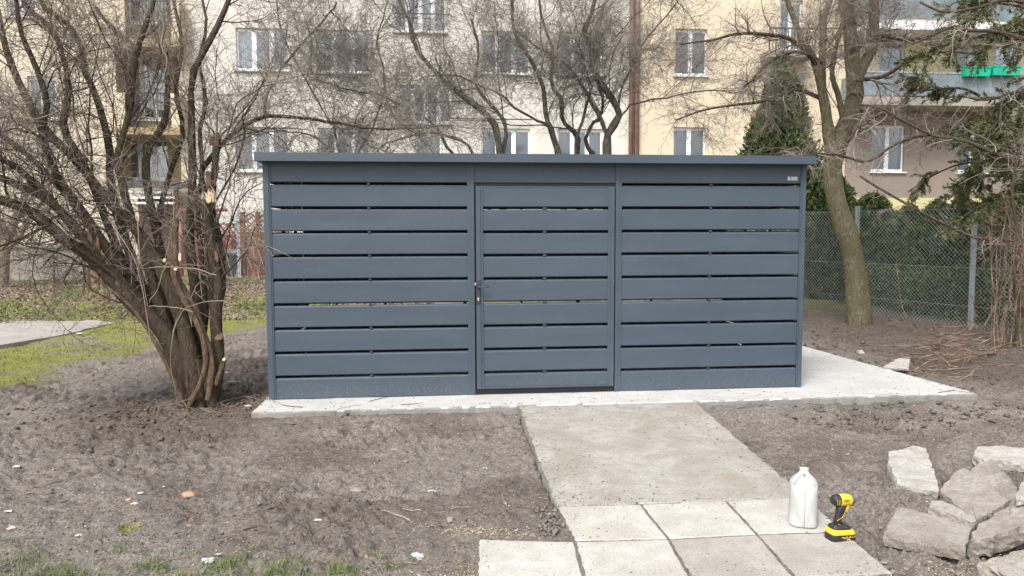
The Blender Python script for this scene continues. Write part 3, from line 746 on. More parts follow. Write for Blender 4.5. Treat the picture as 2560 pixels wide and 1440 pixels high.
# --- cream left block with a stack of loggias
lx0_, lx1_ = AT(-900, 400, YF)[0], bx0-.004
lb = empty('apartment_building', ((lx0_+lx1_)/2, YF+5, 0)); tag(lb, 'yellow apartment block on the left behind the bare shrub, with a stack of ochre balconies', 'building')
log = rect(286, -250, 442, 470, YF)
wl = [((15, -50, 88, 44), 2, 0, 0), ((70, 190, 140, 300), 2, 1, 1), ((-150, 190, -60, 300), 3, 1, 1), ((-150, -50, -60, 44), 3, 0, 0)]
hl = [rect(*q[0], YF) for q in wl]
wall_holes(lx0_, lx1_, 0, TOP, hl+[log], YF, .18).build('wall', PL_CREAM, lb, recalc=False)
for q, h in zip(wl, hl): window(lb, h, YF, q[1], q[2], 1, WHITE, q[3])
YB = YF+1.1
w5 = [((318, 120, 418, 300), 3, 1, 1), ((312, 345, 420, 450), 3, 1, 0), ((318, -110, 418, 60), 3, 1, 0)]
h5 = [rect(*q[0], YB) for q in w5]
a, b_, c_, d = log
wall_holes(a-.2, b_+.2, c_-.3, d, h5, YB).build('loggia_wall', PL_OCHRE, lb, recalc=False)
mb = MB(); mb.box(a-.15, a-.001, YF+.18, YB-.001, c_, d); mb.box(b_+.001, b_+.15, YF+.18, YB-.001, c_, d); mb.build('loggia_side', PL_OCHRE, lb)
for q, h in zip(w5, h5): window(lb, h, YB, q[1], q[2], 2, WHITE, q[3])
for (t_, s_, bt) in ((232, 318, 336), (0, 96, 116), (-230, -130, -112)):
    x0, x1, z1, z2 = rect(274, t_, 448, s_, 19.2); zb = AT(360, bt, 19.2)[2]
    mb = MB(); mb.box(x0, x1, 19.2, YB-.003, zb, z1); s = mb.build('balcony', PL_OCHRE, lb)
    w_ = x1-x0; mb = MB(); mb.box(x0, x0+w_*.22, 19.2, 19.3, z1, z2); mb.box(x0, x0+.1, 19.3, YF-.002, z1, z2); mb.build('parapet', PL_YEL, s)
    mb = MB(); mb.box(x1-w_*.12, x1, 19.2, 19.3, z1, z2); mb.box(x1-.1, x1, 19.3, YF-.002, z1, z2); mb.build('parapet', PL_YEL, s)
    mb = MB(); mb.bar((x0+w_*.22, 19.25, z2), (x1-w_*.12, 19.25, z2), .05)
    for k in range(14): xx = x0+w_*(.22+.66*k/13); mb.bar((xx, 19.25, z1), (xx, 19.25, z2), .022)
    mb.build('railing', DARKG, s)
mb = MB(); mb.box(lx0_, lx1_, YF-.4, YF+10.4, TOP, TOP+.3); mb.build('roof', DARKG, lb)
mb = MB(); mb.add([(lx0_, YF+10, 0), (lx1_, YF+10, 0), (lx1_, YF+10, TOP), (lx0_, YF+10, TOP)], [(0, 1, 2, 3)]); mb.build('rear_wall', PL_CREAM, lb)
# planter on the sill of the right block and the bright green flower boxes
def flowerbox(px0, px1, py0, py1, Y, lab, leafm):
    x0, x1, z0, z1 = rect(px0, py0, px1, py1, Y); rt = empty('flower_box', ((x0+x1)/2, Y, z0)); tag(rt, lab, 'flower box')
    mb = MB(); n_ = 14
    mb.loft([[(x0+.04, Y, z0), (x1-.04, Y, z0), (x1-.04, Y+.18, z0), (x0+.04, Y+.18, z0)], [(x0, Y-.02, z1), (x1, Y-.02, z1), (x1, Y+.2, z1), (x0, Y+.2, z1)]])
    mb.box(x0-.015, x1+.015, Y-.035, Y-.0205, z1-.05, z1)
    mb.build('box', GREENP, rt)
    rr = np.random.default_rng(4); k = 500; c_ = np.stack([rr.uniform(x0, x1, k), rr.uniform(Y, Y+.2, k), z1+rr.random(k)**1.5*.35], -1)
    V, Fq = leafquads(c_, .05, rr); npmesh('plant', V, Fq, leafm, rt)
def leafquads(c_, s, rr, aspect=2.2, dirs=None):
    k = len(c_); s = np.broadcast_to(s, (k,))[:, None]
    a = rr.normal(size=(k, 3)) if dirs is None else dirs; a /= np.linalg.norm(a, axis=1)[:, None]
    b_ = np.cross(a, rr.normal(size=(k, 3))); b_ /= np.linalg.norm(b_, axis=1)[:, None]+1e-9
    V = np.stack([c_-a*s*.5, c_+b_*s*.5/aspect, c_+a*s*.5, c_-b_*s*.5/aspect], 1).reshape(-1, 3)
    return V, np.arange(4*k).reshape(-1, 4)
flowerbox(2412, 2478, 166, 190, 18.3, 'bright green flower box hanging on the grey balcony railing, the one nearer the yellow panel', THUJA)
flowerbox(2482, 2552, 164, 188, 18.3, 'bright green flower box hanging on the grey balcony railing, at its far right end', THUJA)

# ================================================================== BRANCHING
def unit(a): return a/(np.linalg.norm(a, axis=-1, keepdims=True)+1e-12)
def tubes(P, Rr, sides=4):
    """P (N,K,3), Rr (N,K) -> vertices, quads"""
    Nn, K, _ = P.shape
    T = np.empty_like(P); T[:, 1:-1] = P[:, 2:]-P[:, :-2]; T[:, 0] = P[:, 1]-P[:, 0]; T[:, -1] = P[:, -1]-P[:, -2]; T = unit(T)
    mean = unit(P[:, -1]-P[:, 0]); ref = np.where(np.abs(mean[:, 2:3]) > .8, np.array([[1., .13, 0]]), np.array([[.1, .05, 1.]]))[:, None, :]
    A = unit(np.cross(T, np.broadcast_to(ref, T.shape))); B = np.cross(T, A)
    th = np.arange(sides)*2*np.pi/sides
    V = P[:, :, None, :]+Rr[:, :, None, None]*(A[:, :, None, :]*np.cos(th)[None, None, :, None]+B[:, :, None, :]*np.sin(th)[None, None, :, None])
    base = (np.arange(Nn)*K*sides)[:, None, None]; k = np.arange(K-1)[None, :, None]*sides; s = np.arange(sides)[None, None, :]; s2 = (s+1) % sides
    Fq = np.stack([base+k+s, base+k+s2, base+k+sides+s2, base+k+sides+s], -1).reshape(-1, 4)
    return V.reshape(-1, 3), Fq
class TB:
    def __init__(s): s.V = []; s.F = []; s.n = 0
    def add(s, P, Rr, sides=4):
        V, F_ = tubes(P, Rr, sides); s.V.append(V); s.F.append(F_+s.n); s.n += len(V)
    def build(s, name, m, parent=None, smooth=True):
        return npmesh(name, np.concatenate(s.V), np.concatenate(s.F), m, parent, smooth)
def resample(pts, K):
    pts = np.array(pts, float); 
    # Catmull-Rom
    out_ = []; n_ = len(pts)
    for t in np.linspace(0, n_-1, K):
        i = min(int(t), n_-2); u = t-i; p0, p1, p2, p3 = pts[max(i-1, 0)], pts[i], pts[i+1], pts[min(i+2, n_-1)]
        out_.append(.5*((2*p1)+(-p0+p2)*u+(2*p0-5*p1+4*p2-p3)*u*u+(-p0+3*p1-3*p2+p3)*u**3))
    return np.array(out_)
def children(P, Rr, n, length, ang, K=5, wob=.25, trop=(0, 0, .08), t0=.15, rr=None, ratio=.55, rmax=9, rmin=.0012, ltaper=.45, flat=1.0, cap=None):
    Nn, Kp, _ = P.shape; n = int(n)
    idx = np.repeat(np.arange(Nn), n); M = len(idx)
    t = t0+(1-t0)*rr.random(M); f = t*(Kp-1); i = np.minimum(f.astype(int), Kp-2); u = (f-i)[:, None]
    p0 = P[idx, i]*(1-u)+P[idx, i+1]*u; r0 = Rr[idx, i]*(1-u[:, 0])+Rr[idx, i+1]*u[:, 0]
    T = unit(P[idx, i+1]-P[idx, i]); q = rr.normal(size=(M, 3)); q[:, 1] *= flat
    q = unit(q-(q*T).sum(1)[:, None]*T); a = rr.uniform(ang[0], ang[1], M)[:, None]
    d = unit(T*np.cos(a)+q*np.sin(a)); L = length*(1-ltaper*t)*rr.uniform(.45, 1.35, M)
    r = np.clip(r0*ratio*rr.uniform(.6, 1.1, M), rmin, rmax)
    out_ = np.empty((M, K, 3)); out_[:, 0] = p0; curl = rr.normal(size=(M, 3))*wob*.6
    tr_ = np.array(trop)
    for k in range(1, K):
        d = unit(d+rr.normal(size=(M, 3))*wob*.5+curl*.5+tr_); out_[:, k] = out_[:, k-1]+d*(L/(K-1))[:, None]
    RR = r[:, None]*np.linspace(1, .35, K)[None, :]
    if cap is not None:
        keep = cap(out_); out_ = out_[keep]; RR = RR[keep]
    return out_, RR
def stems_px(specs, K=14, sides=9, ndisp=.0, rr=None):
    """specs: list of ([(px,py,Y,width_px)...])"""
    res = []
    for sp in specs:
        P = []; r = []
        for px, py, Y_, w_ in sp:
            p = AT(px, py, Y_); P.append(p); r.append(w_/2*(Y_-CAM[1])/F)
        a = resample(P, K); rad = np.interp(np.linspace(0, len(sp)-1, K), range(len(sp)), r)
        res.append((a, rad))
    return np.array([a for a, _ in res]), np.array([b_ for _, b_ in res])
def knotty(P, Rr, rr, amp=.16):
    return Rr*(1+amp*rr.normal(size=Rr.shape)*np.where(Rr > .015, 1, .3))
def S(pts, Y0, Y1, w0, w1):
    n_ = len(pts); return [(x, y, Y0+(Y1-Y0)*i/(n_-1), w0+(w1-w0)*i/(n_-1)) for i, (x, y) in enumerate(pts)]
def grow(root, P, Rr, rr, lv, twigm, name='twigs', mid='branches', midm=None, base_n=8, t0=.25):
    cur = (P, Rr); first = TB(); tb = TB(); 
    for k, a in enumerate(lv):
        C = children(cur[0], cur[1], rr=rr, **a)
        (first if k == 0 else tb).add(C[0], C[1], 5 if k == 0 else 3)
        cur = C
    if midm is not None: first.build(mid, midm, root)
    tb.build(name, twigm, root)

# ------------------------------------------------------------------ the big old shrub at the left
rr = np.random.default_rng(21)
B0 = .18
sh = empty('old_shrub', (-.62, .14, -.05)); tag(sh, 'large bare many stemmed old shrub with sawn stumps, leaning left beside the shed', 'shrub')
A = [
 S([(478, 1012), (440, 880), (395, 815), (350, 775), (282, 705), (221, 641), (161, 601), (100, 548), (40, 512), (-60, 480), (-220, 430)], .15, -.25, 58, 26),
 S([(470, 1005), (440, 860), (400, 790), (360, 730), (305, 650), (250, 603), (209, 588), (165, 540), (120, 500), (60, 470), (0, 440), (-120, 400)], .25, .5, 44, 18),
 S([(492, 1008), (470, 860), (443, 762), (403, 673), (362, 601), (322, 555), (262, 492), (191, 400), (104, 312), (52, 208), (17, 120), (0, 20)], .1, .3, 50, 16),
 S([(525, 1010), (545, 930), (548, 870), (545, 802), (552, 722), (542, 633), (528, 570), (521, 505)], .12, .1, 40, 30),
 S([(532, 1000), (543, 900), (536, 790), (525, 700), (520, 600), (527, 500), (531, 417), (536, 345)], .3, .32, 36, 19),
 S([(500, 1005), (498, 900), (495, 800), (485, 700), (475, 641), (472, 560), (479, 469), (477, 347), (476, 208), (503, 139), (542, 62), (575, -20), (600, -120)], .25, .4, 38, 14),
 S([(505, 1010), (480, 900), (450, 820), (425, 740), (405, 640), (382, 540), (366, 451), (368, 382), (400, 330), (417, 290), (418, 174), (380, 130), (340, 121), (278, 69), (240, 20)], .3, .9, 34, 11),
 S([(490, 1000), (450, 880), (410, 800), (380, 700), (350, 600), (318, 520), (296, 430), (288, 399), (310, 310), (323, 243), (333, 139), (375, 17), (390, -80)], .22, .0, 36, 13),
 S([(480, 1010), (430, 880), (380, 790), (350, 700), (300, 560), (278, 450), (274, 360), (243, 243), (215, 180), (208, 121), (170, 60), (115, 25), (90, -60)], .3, .8, 34, 12),
 S([(470, 1000), (420, 870), (370, 780), (320, 680), (270, 560), (215, 417), (160, 318), (178, 226), (139, 87), (69, 20), (30, -60)], .2, .6, 34, 12),
 S([(440, 870), (360, 760), (280, 640), (200, 520), (130, 420), (100, 330), (110, 250), (69, 139), (35, 70), (20, -40)], .2, -.2, 30, 12),
 S([(400, 810), (300, 700), (200, 590), (110, 480), (50, 430), (0, 403), (-100, 370)], .1, -.5, 30, 14),
 S([(515, 1000), (540, 850), (556, 700), (548, 600), (530, 520), (500, 440), (520, 400), (556, 354), (604, 314), (660, 290), (716, 292), (785, 300), (835, 309), (924, 324), (1022, 322)], .3, .75, 26, 6),
 S([(470, 900), (430, 800), (400, 700), (395, 620), (402, 520), (430, 420), (460, 330), (440, 220), (455, 120), (430, 0)], .35, 1.1, 24, 10),
 S([(495, 960), (505, 860), (515, 760), (505, 640), (495, 520), (508, 430), (500, 330), (515, 250), (500, 150), (520, 60), (500, -30)], .4, 1.0, 22, 8),
 S([(310, 690), (250, 600), (180, 500), (90, 400), (0, 330), (-90, 280)], .1, .1, 24, 13),
 S([(430, 850), (330, 730), (250, 660), (180, 610), (130, 560), (60, 590), (-20, 620)], .1, -.5, 16, 7),
]
PP = []; RRr = []
for a in A:
    p_, r_ = stems_px([a], 24); r_ = r_*np.interp(np.linspace(0, 1, 24), [0, .12, .4, 1], [.95, .82, .74, .72])
    PP.append(p_[0]+np.cumsum(rr.normal(size=(24, 3))*.004, 0)*np.linspace(0, 1, 24)[:, None]); RRr.append(r_[0])
PP = np.array(PP); RRr = np.array(RRr)
tb = TB(); 
# resample finer with knots
tb.add(PP, knotty(PP, RRr, rr, .07), 10); tb.build('trunk', BARKL, sh)
# flared root stool
tb = TB(); rs = []
for k in range(9):
    a0 = k*.7; c_ = np.array([-.66, .16, -.12]); d = np.array([math.cos(a0), math.sin(a0)*.6, 0])
    pts = [c_+d*.30+np.array([0, 0, -.05]), c_+d*.2+np.array([0, 0, .06]), c_+d*.12+np.array([0, 0, .22]), c_+d*.10+np.array([0, 0, .5])]
    rs.append(resample(pts, 8))
tb.add(np.array(rs), np.tile(np.linspace(.05, .045, 8), (9, 1)), 8); tb.build('root_stool', BARKL, sh)
# light twisted pair of stems in front
tw = [S([(470, 1020), (480, 1000), (503, 955), (515, 905), (508, 850), (491, 805), (468, 765), (450, 730), (438, 700), (430, 665), (413, 650)], -.02, -.06, 13, 14),
      S([(520, 1000), (528, 940), (528, 890), (503, 815), (480, 755), (455, 715), (443, 680), (438, 600), (444, 540), (440, 470)], -.03, .1, 16, 10),
      S([(455, 1000), (425, 930), (385, 850), (330, 770), (270, 720), (230, 690), (200, 680)], -.04, -.25, 11, 6),
      S([(540, 960), (552, 930), (560, 900)], .0, -.02, 14, 12)]
p_ = [stems_px([a], 20) for a in tw]; tb = TB(); tb.add(np.concatenate([q[0] for q in p_]), knotty(None, np.concatenate([q[1] for q in p_]), rr, .08), 8); tb.build('peeled_stem', BARKT, sh)
# saw cuts and torn wood
def cut(px, py, Y, w_, nrm=(0, -1, .3), tall=1.0, m=CUT, nm='saw_cut'):
    p = AT(px, py, Y); r_ = w_/2*(Y-CAM[1])/F; nv = Vector(nrm).normalized(); u = nv.cross(Vector((1, 0, .2))).normalized(); v_ = nv.cross(u)
    mb = MB(); q = [Vector(p)+(u*math.cos(k*.7)*tall+v_*math.sin(k*.7))*r_*(1+.25*math.sin(k*5)) for k in range(9)]
    mb.add([x-nv*.02 for x in q]+q, [tuple(range(9, 18))]+[(k, (k+1) % 9, 9+(k+1) % 9, 9+k) for k in range(9)]); mb.build(nm, m, sh)
cut(411, 650, -.09, 9); cut(439, 671, -.08, 9); cut(523, 496, .06, 13, (.7, -1, .6), 1.7); cut(343, 541, -.1, 10, (0, -1, 0), 2.2); cut(240, 315, .2, 10)
cut(548, 842, .03, 22, (.3, -1, .3), .7, RAW, 'torn_wood'); cut(560, 898, -.03, 9, (.2, -1, .5)); cut(449, 642, -.02, 8, (-.2, -1, .3), 2.6)
cut(521, 450, .27, 14, (.1, -1, 0), 3.2, RAW, 'torn_wood'); cut(541, 640, .02, 9, (.1, -1, 0), 3, RAW, 'torn_wood'); cut(240, 600, .1, 26, (.1, -1, .2), 2.6, BOARD, 'torn_wood')
def splinters(px, py, Y, w_, n_, hgt, m, seed):
    r2 = np.random.default_rng(seed); p = AT(px, py, Y); s = (Y-CAM[1])/F
    for k in range(n_):
        u = (k/(n_-1)-.5)*w_*s; hh = hgt*s*r2.uniform(.35, 1); mb = MB(); a = Vector((p[0]+u, p[1]-.012+r2.normal()*.008, p[2]-.05))
        mb.tube([a, a+Vector((r2.normal()*.004, -.004, .05+hh*.4)), a+Vector((r2.normal()*.012, r2.normal()*.01, .05+hh))], [w_*s*.22, w_*s*.16, .001], 5); mb.build('splinter', m, sh)
splinters(536, 350, .31, 17, 5, 22, RAW, 1); splinters(528, 492, .1, 18, 6, 24, CUT, 2); splinters(236, 612, .1, 22, 4, 60, BOARD, 4)
# crown
thin = np.clip(RRr*.5, .0, .018)
L1 = children(PP, thin, n=8, length=1.35, ang=(.35, 1.1), K=9, wob=.32, trop=(0, 0, .07), t0=.42, rr=rr, ratio=.62, rmin=.005)
L1b = children(PP[[0, 1, 2, 8, 9, 10, 11, 15]], thin[[0, 1, 2, 8, 9, 10, 11, 15]], n=7, length=1.1, ang=(.5, 1.3), K=8, wob=.35, trop=(0, 0, .03), t0=.25, rr=rr, ratio=.5, rmin=.004)
tb = TB(); tb.add(*L1, 5); tb.add(*L1b, 5); tb.build('branches', BARKL, sh)
tb = TB()
for base, n2 in ((L1, 11), (L1b, 9)):
    L2 = children(*base, n=n2, length=.62, ang=(.4, 1.3), K=6, wob=.4, trop=(0, 0, .04), t0=.12, rr=rr, ratio=.55, rmin=.0032); tb.add(*L2, 4)
    L3 = children(*L2, n=4, length=.36, ang=(.5, 1.3), K=5, wob=.45, trop=(0, 0, .03), t0=.1, rr=rr, ratio=.65, rmin=.0024); tb.add(*L3, 3)
    L4 = children(*L3, n=1, length=.09, ang=(.6, 1.2), K=3, wob=.4, trop=(0, 0, .02), t0=.15, rr=rr, ratio=.7, rmin=.0018, rmax=.002); tb.add(*L4, 3)
L5 = children(PP, thin*.6, n=12, length=.55, ang=(.5, 1.4), K=6, wob=.4, trop=(0, 0, .02), t0=.12, rr=rr, ratio=.3, rmin=.0024); tb.add(*L5, 4)
tb.build('crown', TWIG, sh)
hang = [S(q, -.35, -.3, 3.0, 1.6) for q in ([(128, -20), (134, 50), (130, 110), (126, 172)], [(170, 0), (190, 70), (215, 130), (250, 190), (272, 250)], [(395, 20), (410, 60), (402, 110), (418, 150), (405, 200)], [(272, 190), (290, 280), (288, 350)], [(190, 305), (215, 380), (290, 460), (320, 520)],
    [(430, 470), (432, 560), (415, 650)], [(340, 540), (348, 620), (350, 680), (370, 765)], [(415, 655), (400, 710), (375, 755)], [(540, 690), (470, 668), (380, 672)], [(480, 780), (430, 770), (372, 765)], [(150, 280), (80, 300), (20, 290), (-40, 310)], [(270, 540), (330, 640), (355, 720), (380, 860)], [(560, 752), (500, 760), (450, 790), (430, 900), (440, 985)])]
ps = [stems_px([a], 14) for a in hang]; tb = TB(); tb.add(np.concatenate([q[0] for q in ps])+np.cumsum(rr.normal(size=(len(ps), 14, 3))*.004, 1), np.concatenate([q[1] for q in ps]), 5); tb.build('pale_twigs', scat('pale_twig', [(.3, (.20, .15, .11)), (.7, (.36, .29, .22))], 5), sh)

# ------------------------------------------------------------------ bare fruit trees behind the shed
rr = np.random.default_rng(33)
def mid_tree(lab, specs, Yb, seed, n1=11, l1=2.0, rootpx=None, tw_=TWIGC, sc_=1.0):
    rr = np.random.default_rng(seed)
    base = AT(specs[0][0][0], 700, Yb); rt = empty('bare_tree', (base[0], Yb, 0)); tag(rt, lab, 'tree', 'bare trees behind the shed')
    P, Rr = [], []
    for a in specs:
        p_, r_ = stems_px([a], 20); P.append(p_[0]+np.cumsum(rr.normal(size=(20, 3))*.012, 0)); Rr.append(r_[0]*.7)
    P = np.array(P); Rr = np.array(Rr)
    tb = TB(); tb.add(P, knotty(P, Rr, rr, .08), 8); tb.build('trunk', BARKC, rt)
    th = np.clip(Rr*.55, 0, .02)
    L1 = children(P, th, n=n1, length=l1, ang=(.4, 1.25), K=9, wob=.3, trop=(0, 0, .03), t0=.35, rr=rr, ratio=.6, rmin=.006)
    tb = TB(); tb.add(*L1, 5); tb.build('branches', BARKC, rt)
    tb = TB()
    L2 = children(*L1, n=13, length=1.05*sc_, ang=(.4, 1.2), K=7, wob=.36, trop=(0, 0, .01), t0=.12, rr=rr, ratio=.55, rmin=.0034); tb.add(*L2, 4)
    L3 = children(*L2, n=11, length=.55*sc_, ang=(.5, 1.3), K=5, wob=.4, trop=(0, 0, .02), t0=.08, rr=rr, ratio=.6, rmin=.0023); tb.add(*L3, 3)
    L4 = children(*L3, n=1, length=.14, ang=(.6, 1.2), K=3, wob=.4, trop=(0, 0, .02), t0=.15, rr=rr, ratio=.7, rmin=.0023, rmax=.0026); tb.add(*L4, 3)
    tb.build('crown', tw_, rt)
mid_tree('bare tree behind the shed, dark trunk bending left above the left door post', [
    S([(1262, 720), (1258, 520), (1253, 386), (1242, 344), (1231, 306), (1187, 266), (1147, 234), (1120, 210), (1091, 181), (1041, 117), (1024, 50), (1002, 0), (985, -60)], 4.4, 4.6, 30, 9),
    S([(1258, 520), (1252, 420), (1262, 330), (1250, 290), (1215, 250), (1190, 200), (1200, 120), (1180, 40)], 4.4, 5.0, 18, 8),
    S([(1240, 560), (1190, 420), (1133, 383), (1091, 319), (1022, 278), (952, 244), (880, 225), (800, 200)], 4.3, 4.0, 14, 4),
    S([(1235, 560), (1180, 400), (1110, 350), (1040, 345), (980, 355), (930, 380)], 4.3, 3.6, 14, 4)], 4.4, 41)
mid_tree('bare tree behind the shed rising over the door in one slim curving trunk', [
    S([(1420, 700), (1405, 520), (1394, 386), (1378, 328), (1366, 291), (1359, 234), (1334, 166), (1303, 119), (1281, 72), (1275, 0), (1270, -70)], 4.8, 5.0, 26, 8),
    S([(1394, 386), (1376, 318), (1340, 302), (1290, 270), (1262, 240), (1230, 225), (1150, 190), (1080, 190)], 4.8, 4.5, 12, 4)], 4.8, 42, n1=8)
mid_tree('bare tree behind the shed with thin crossing stems, just left of the thickest trunk', [
    S([(1460, 720), (1450, 500), (1441, 386), (1444, 344), (1412, 306), (1406, 250), (1381, 203), (1380, 120), (1350, 40), (1340, -40)], 5.3, 5.6, 24, 8),
    S([(1470, 600), (1478, 420), (1459, 369), (1475, 328), (1494, 306), (1500, 265), (1480, 180), (1460, 100)], 5.3, 5.3, 18, 7),
    S([(1452, 540), (1440, 400), (1455, 320), (1480, 240), (1472, 200), (1440, 120)], 5.2, 5.0, 14, 6)], 5.3, 43, n1=8)
mid_tree('bare tree behind the shed with the thickest dark crooked trunk, beside the brown downpipe', [
    S([(1512, 720), (1514, 520), (1516, 386), (1519, 337), (1547, 297), (1537, 256), (1506, 212), (1481, 175), (1490, 140), (1462, 90), (1480, 37), (1500, -40)], 4.9, 5.1, 36, 12),
    S([(1519, 345), (1500, 281), (1472, 237), (1450, 190), (1400, 150), (1350, 110), (1290, 60)], 4.9, 4.6, 18, 5),
    S([(1545, 300), (1570, 270), (1620, 262), (1700, 250), (1790, 240), (1860, 250)], 4.9, 4.5, 8, 4),
    S([(1540, 290), (1560, 200), (1600, 120), (1650, 60), (1700, 0)], 5.0, 5.5, 9, 4)], 4.9, 44, n1=9)
mid_tree('thin bare tree farther left behind the shed, its twigs across the two left windows', [
    S([(872, 720), (870, 500), (835, 309), (840, 290), (835, 300), (760, 180), (700, 60), (690, -30)], 3.6, 4.0, 9, 4),
    S([(870, 520), (880, 400), (930, 300), (960, 200), (940, 90), (960, -20)], 3.6, 4.2, 9, 4),
    S([(872, 520), (850, 420), (780, 340), (700, 330), (640, 350), (600, 330)], 3.6, 3.4, 8, 3),
    S([(660, 289), (662, 230), (690, 185), (716, 139), (790, 60), (847, 0)], 3.2, 3.6, 11, 6)], 3.6, 45, n1=8, l1=1.5)

# ------------------------------------------------------------------ leaning mossy tree at the right
rr = np.random.default_rng(51)
rt = empty('mossy_tree', (8.36, 4.63, 0)); tag(rt, 'bare leaning tree with greenish mossy bark between the slab and the wire fence', 'tree')
YT = 4.6
Pm = [S([(2152, 838), (2149, 815), (2143, 722), (2132, 641), (2113, 573), (2093, 512), (2081, 440), (2085, 397), (2112, 315), (2138, 240), (2132, 162), (2125, 72), (2112, 0), (2105, -80)], YT, YT+.1, 64, 30),
      S([(2081, 440), (2076, 370), (2066, 290), (2057, 235), (2040, 160), (2010, 110), (1990, 60), (1960, -20)], YT, YT-.3, 34, 11),
      S([(2076, 343), (2057, 235), (2056, 150), (2060, 54), (2078, -10)], YT, YT+.3, 22, 14),
      S([(2135, 240), (2150, 180), (2180, 120), (2185, 60), (2183, -20)], YT, YT+.2, 30, 24),
      S([(2112, 315), (2096, 240), (2080, 180), (2095, 100), (2110, 40)], YT, YT-.2, 16, 8)]
ps = [stems_px([a], 24) for a in Pm]; P = np.concatenate([q[0] for q in ps]); Rr = np.concatenate([q[1] for q in ps])
Rr[0, 0] *= 1.25; Rr[0, 1] *= 1.1
tb = TB(); tb.add(P, knotty(P, Rr, rr, .05), 12); tb.build('trunk', BARKM, rt)
br = [S([(2060, 250), (2000, 225), (1960, 235), (1900, 255), (1840, 262), (1760, 275), (1690, 300)], YT, YT-.8, 12, 4),
      S([(2040, 160), (1980, 100), (1900, 85), (1840, 85), (1780, 100), (1700, 110)], YT-.2, YT-1.0, 12, 4),
      S([(2060, 160), (2000, 130), (1930, 150), (1870, 210), (1865, 212), (1900, 190)], YT-.2, YT-.9, 9, 4),
      S([(2125, 130), (2200, 90), (2280, 100), (2370, 70), (2440, 95), (2560, 60)], YT, YT-.6, 14, 5),
      S([(2130, 200), (2210, 190), (2290, 140), (2380, 130), (2470, 140)], YT, YT-1, 12, 4),
      S([(2050, 350), (2000, 380), (1940, 384), (1990, 390), (2060, 384), (2120, 395), (2155, 402)], YT-.2, YT-1.2, 7, 5),
      S([(2085, 397), (2140, 330), (2200, 285), (2255, 300), (2327, 336)], YT, YT-1.4, 12, 8)]
ps = [stems_px([a], 24) for a in br]; P2 = np.concatenate([q[0] for q in ps]); R2 = np.concatenate([q[1] for q in ps])
tb = TB(); tb.add(P2, R2, 7); 
L1 = children(P, np.clip(Rr*.4, 0, .018), n=9, length=1.5, ang=(.5, 1.3), K=9, wob=.3, trop=(0, 0, .0), t0=.5, rr=rr, ratio=.55, rmin=.005); tb.add(*L1, 5)
tb.build('branches', BARKL, rt)
tb = TB(); 
for base, n2 in ((L1, 11), ((P2, R2), 24)):
    L2 = children(*base, n=n2, length=.8, ang=(.4, 1.2), K=7, wob=.4, trop=(0, 0, -.01), t0=.12, rr=rr, ratio=.5, rmin=.0034); tb.add(*L2, 4)
    L3 = children(*L2, n=8, length=.4, ang=(.5, 1.3), K=5, wob=.45, trop=(0, 0, .0), t0=.08, rr=rr, ratio=.6, rmin=.0026); tb.add(*L3, 3)
    L4 = children(*L3, n=2, length=.12, ang=(.6, 1.2), K=3, wob=.4, trop=(0, 0, .02), t0=.15, rr=rr, ratio=.7, rmin=.0022, rmax=.0025); tb.add(*L4, 3)
tb.build('crown', TWIG, rt)
p = AT(2147, 615, YT-.17); mb = MB(); mb.tube([(p[0], p[1], p[2]-.05), (p[0]+.004, p[1]-.01, p[2]), (p[0]-.004, p[1], p[2]+.07)], [.004, .012, .003], 6); mb.build('bark_wound', RAW, rt)

# ------------------------------------------------------------------ bare tree at the right edge, its limbs reaching in
rr = np.random.default_rng(61)
rt = empty('bare_tree', (9.3, 2.6, 0)); tag(rt, 'bare tree at the right edge with long grey limbs arching towards the mossy tree', 'tree')
YR = 2.2
Pm = [S([(2556, 905), (2552, 850), (2560, 760), (2600, 640), (2640, 500), (2680, 350), (2700, 200), (2720, 50)], YR, YR, 34, 26)]
br = [S([(2660, 450), (2600, 425), (2558, 415), (2490, 385), (2418, 354), (2370, 345), (2327, 336), (2255, 300), (2201, 270), (2150, 262)], YR, YR+.9, 15, 5),
      S([(2600, 640), (2560, 605), (2490, 600), (2423, 589), (2322, 541), (2242, 496), (2180, 460), (2150, 440)], YR, YR+.6, 11, 5),
      S([(2327, 336), (2280, 345), (2230, 365), (2190, 395), (2155, 404), (2110, 390), (2080, 385)], YR+.7, YR+1.0, 8, 5),
      S([(2700, 150), (2620, 115), (2558, 97), (2490, 79), (2420, 76), (2381, 66), (2330, 90), (2280, 110)], YR, YR+.4, 14, 5),
      S([(2710, 60), (2600, 20), (2520, 0), (2440, 20), (2360, 30), (2300, 5)], YR, YR+.7, 12, 5),
      S([(2680, 300), (2600, 250), (2540, 230), (2470, 250), (2400, 240)], YR, YR-.4, 9, 4),
      S([(2556, 780), (2535, 700), (2545, 600), (2530, 480), (2550, 380)], YR-.1, YR-.2, 12, 6)]
ps = [stems_px([a], 22) for a in Pm]; P = np.concatenate([q[0] for q in ps]); Rr = np.concatenate([q[1] for q in ps])
tb = TB(); tb.add(P, knotty(P, Rr, rr, .06), 12); tb.build('trunk', BARKM, rt)
ps = [stems_px([a], 22) for a in br]; P2 = np.concatenate([q[0] for q in ps]); R2 = np.concatenate([q[1] for q in ps])
tb = TB(); tb.add(P2, knotty(P2, R2, rr, .05), 7); tb.build('branches', BARKL, rt)
tb = TB()
L2 = children(P2, R2, n=16, length=.75, ang=(.4, 1.2), K=7, wob=.4, trop=(0, 0, -.01), t0=.12, rr=rr, ratio=.32, rmin=.0032); tb.add(*L2, 4)
L3 = children(*L2, n=5, length=.36, ang=(.5, 1.3), K=5, wob=.45, trop=(0, 0, .0), t0=.08, rr=rr, ratio=.6, rmin=.0024); tb.add(*L3, 3)
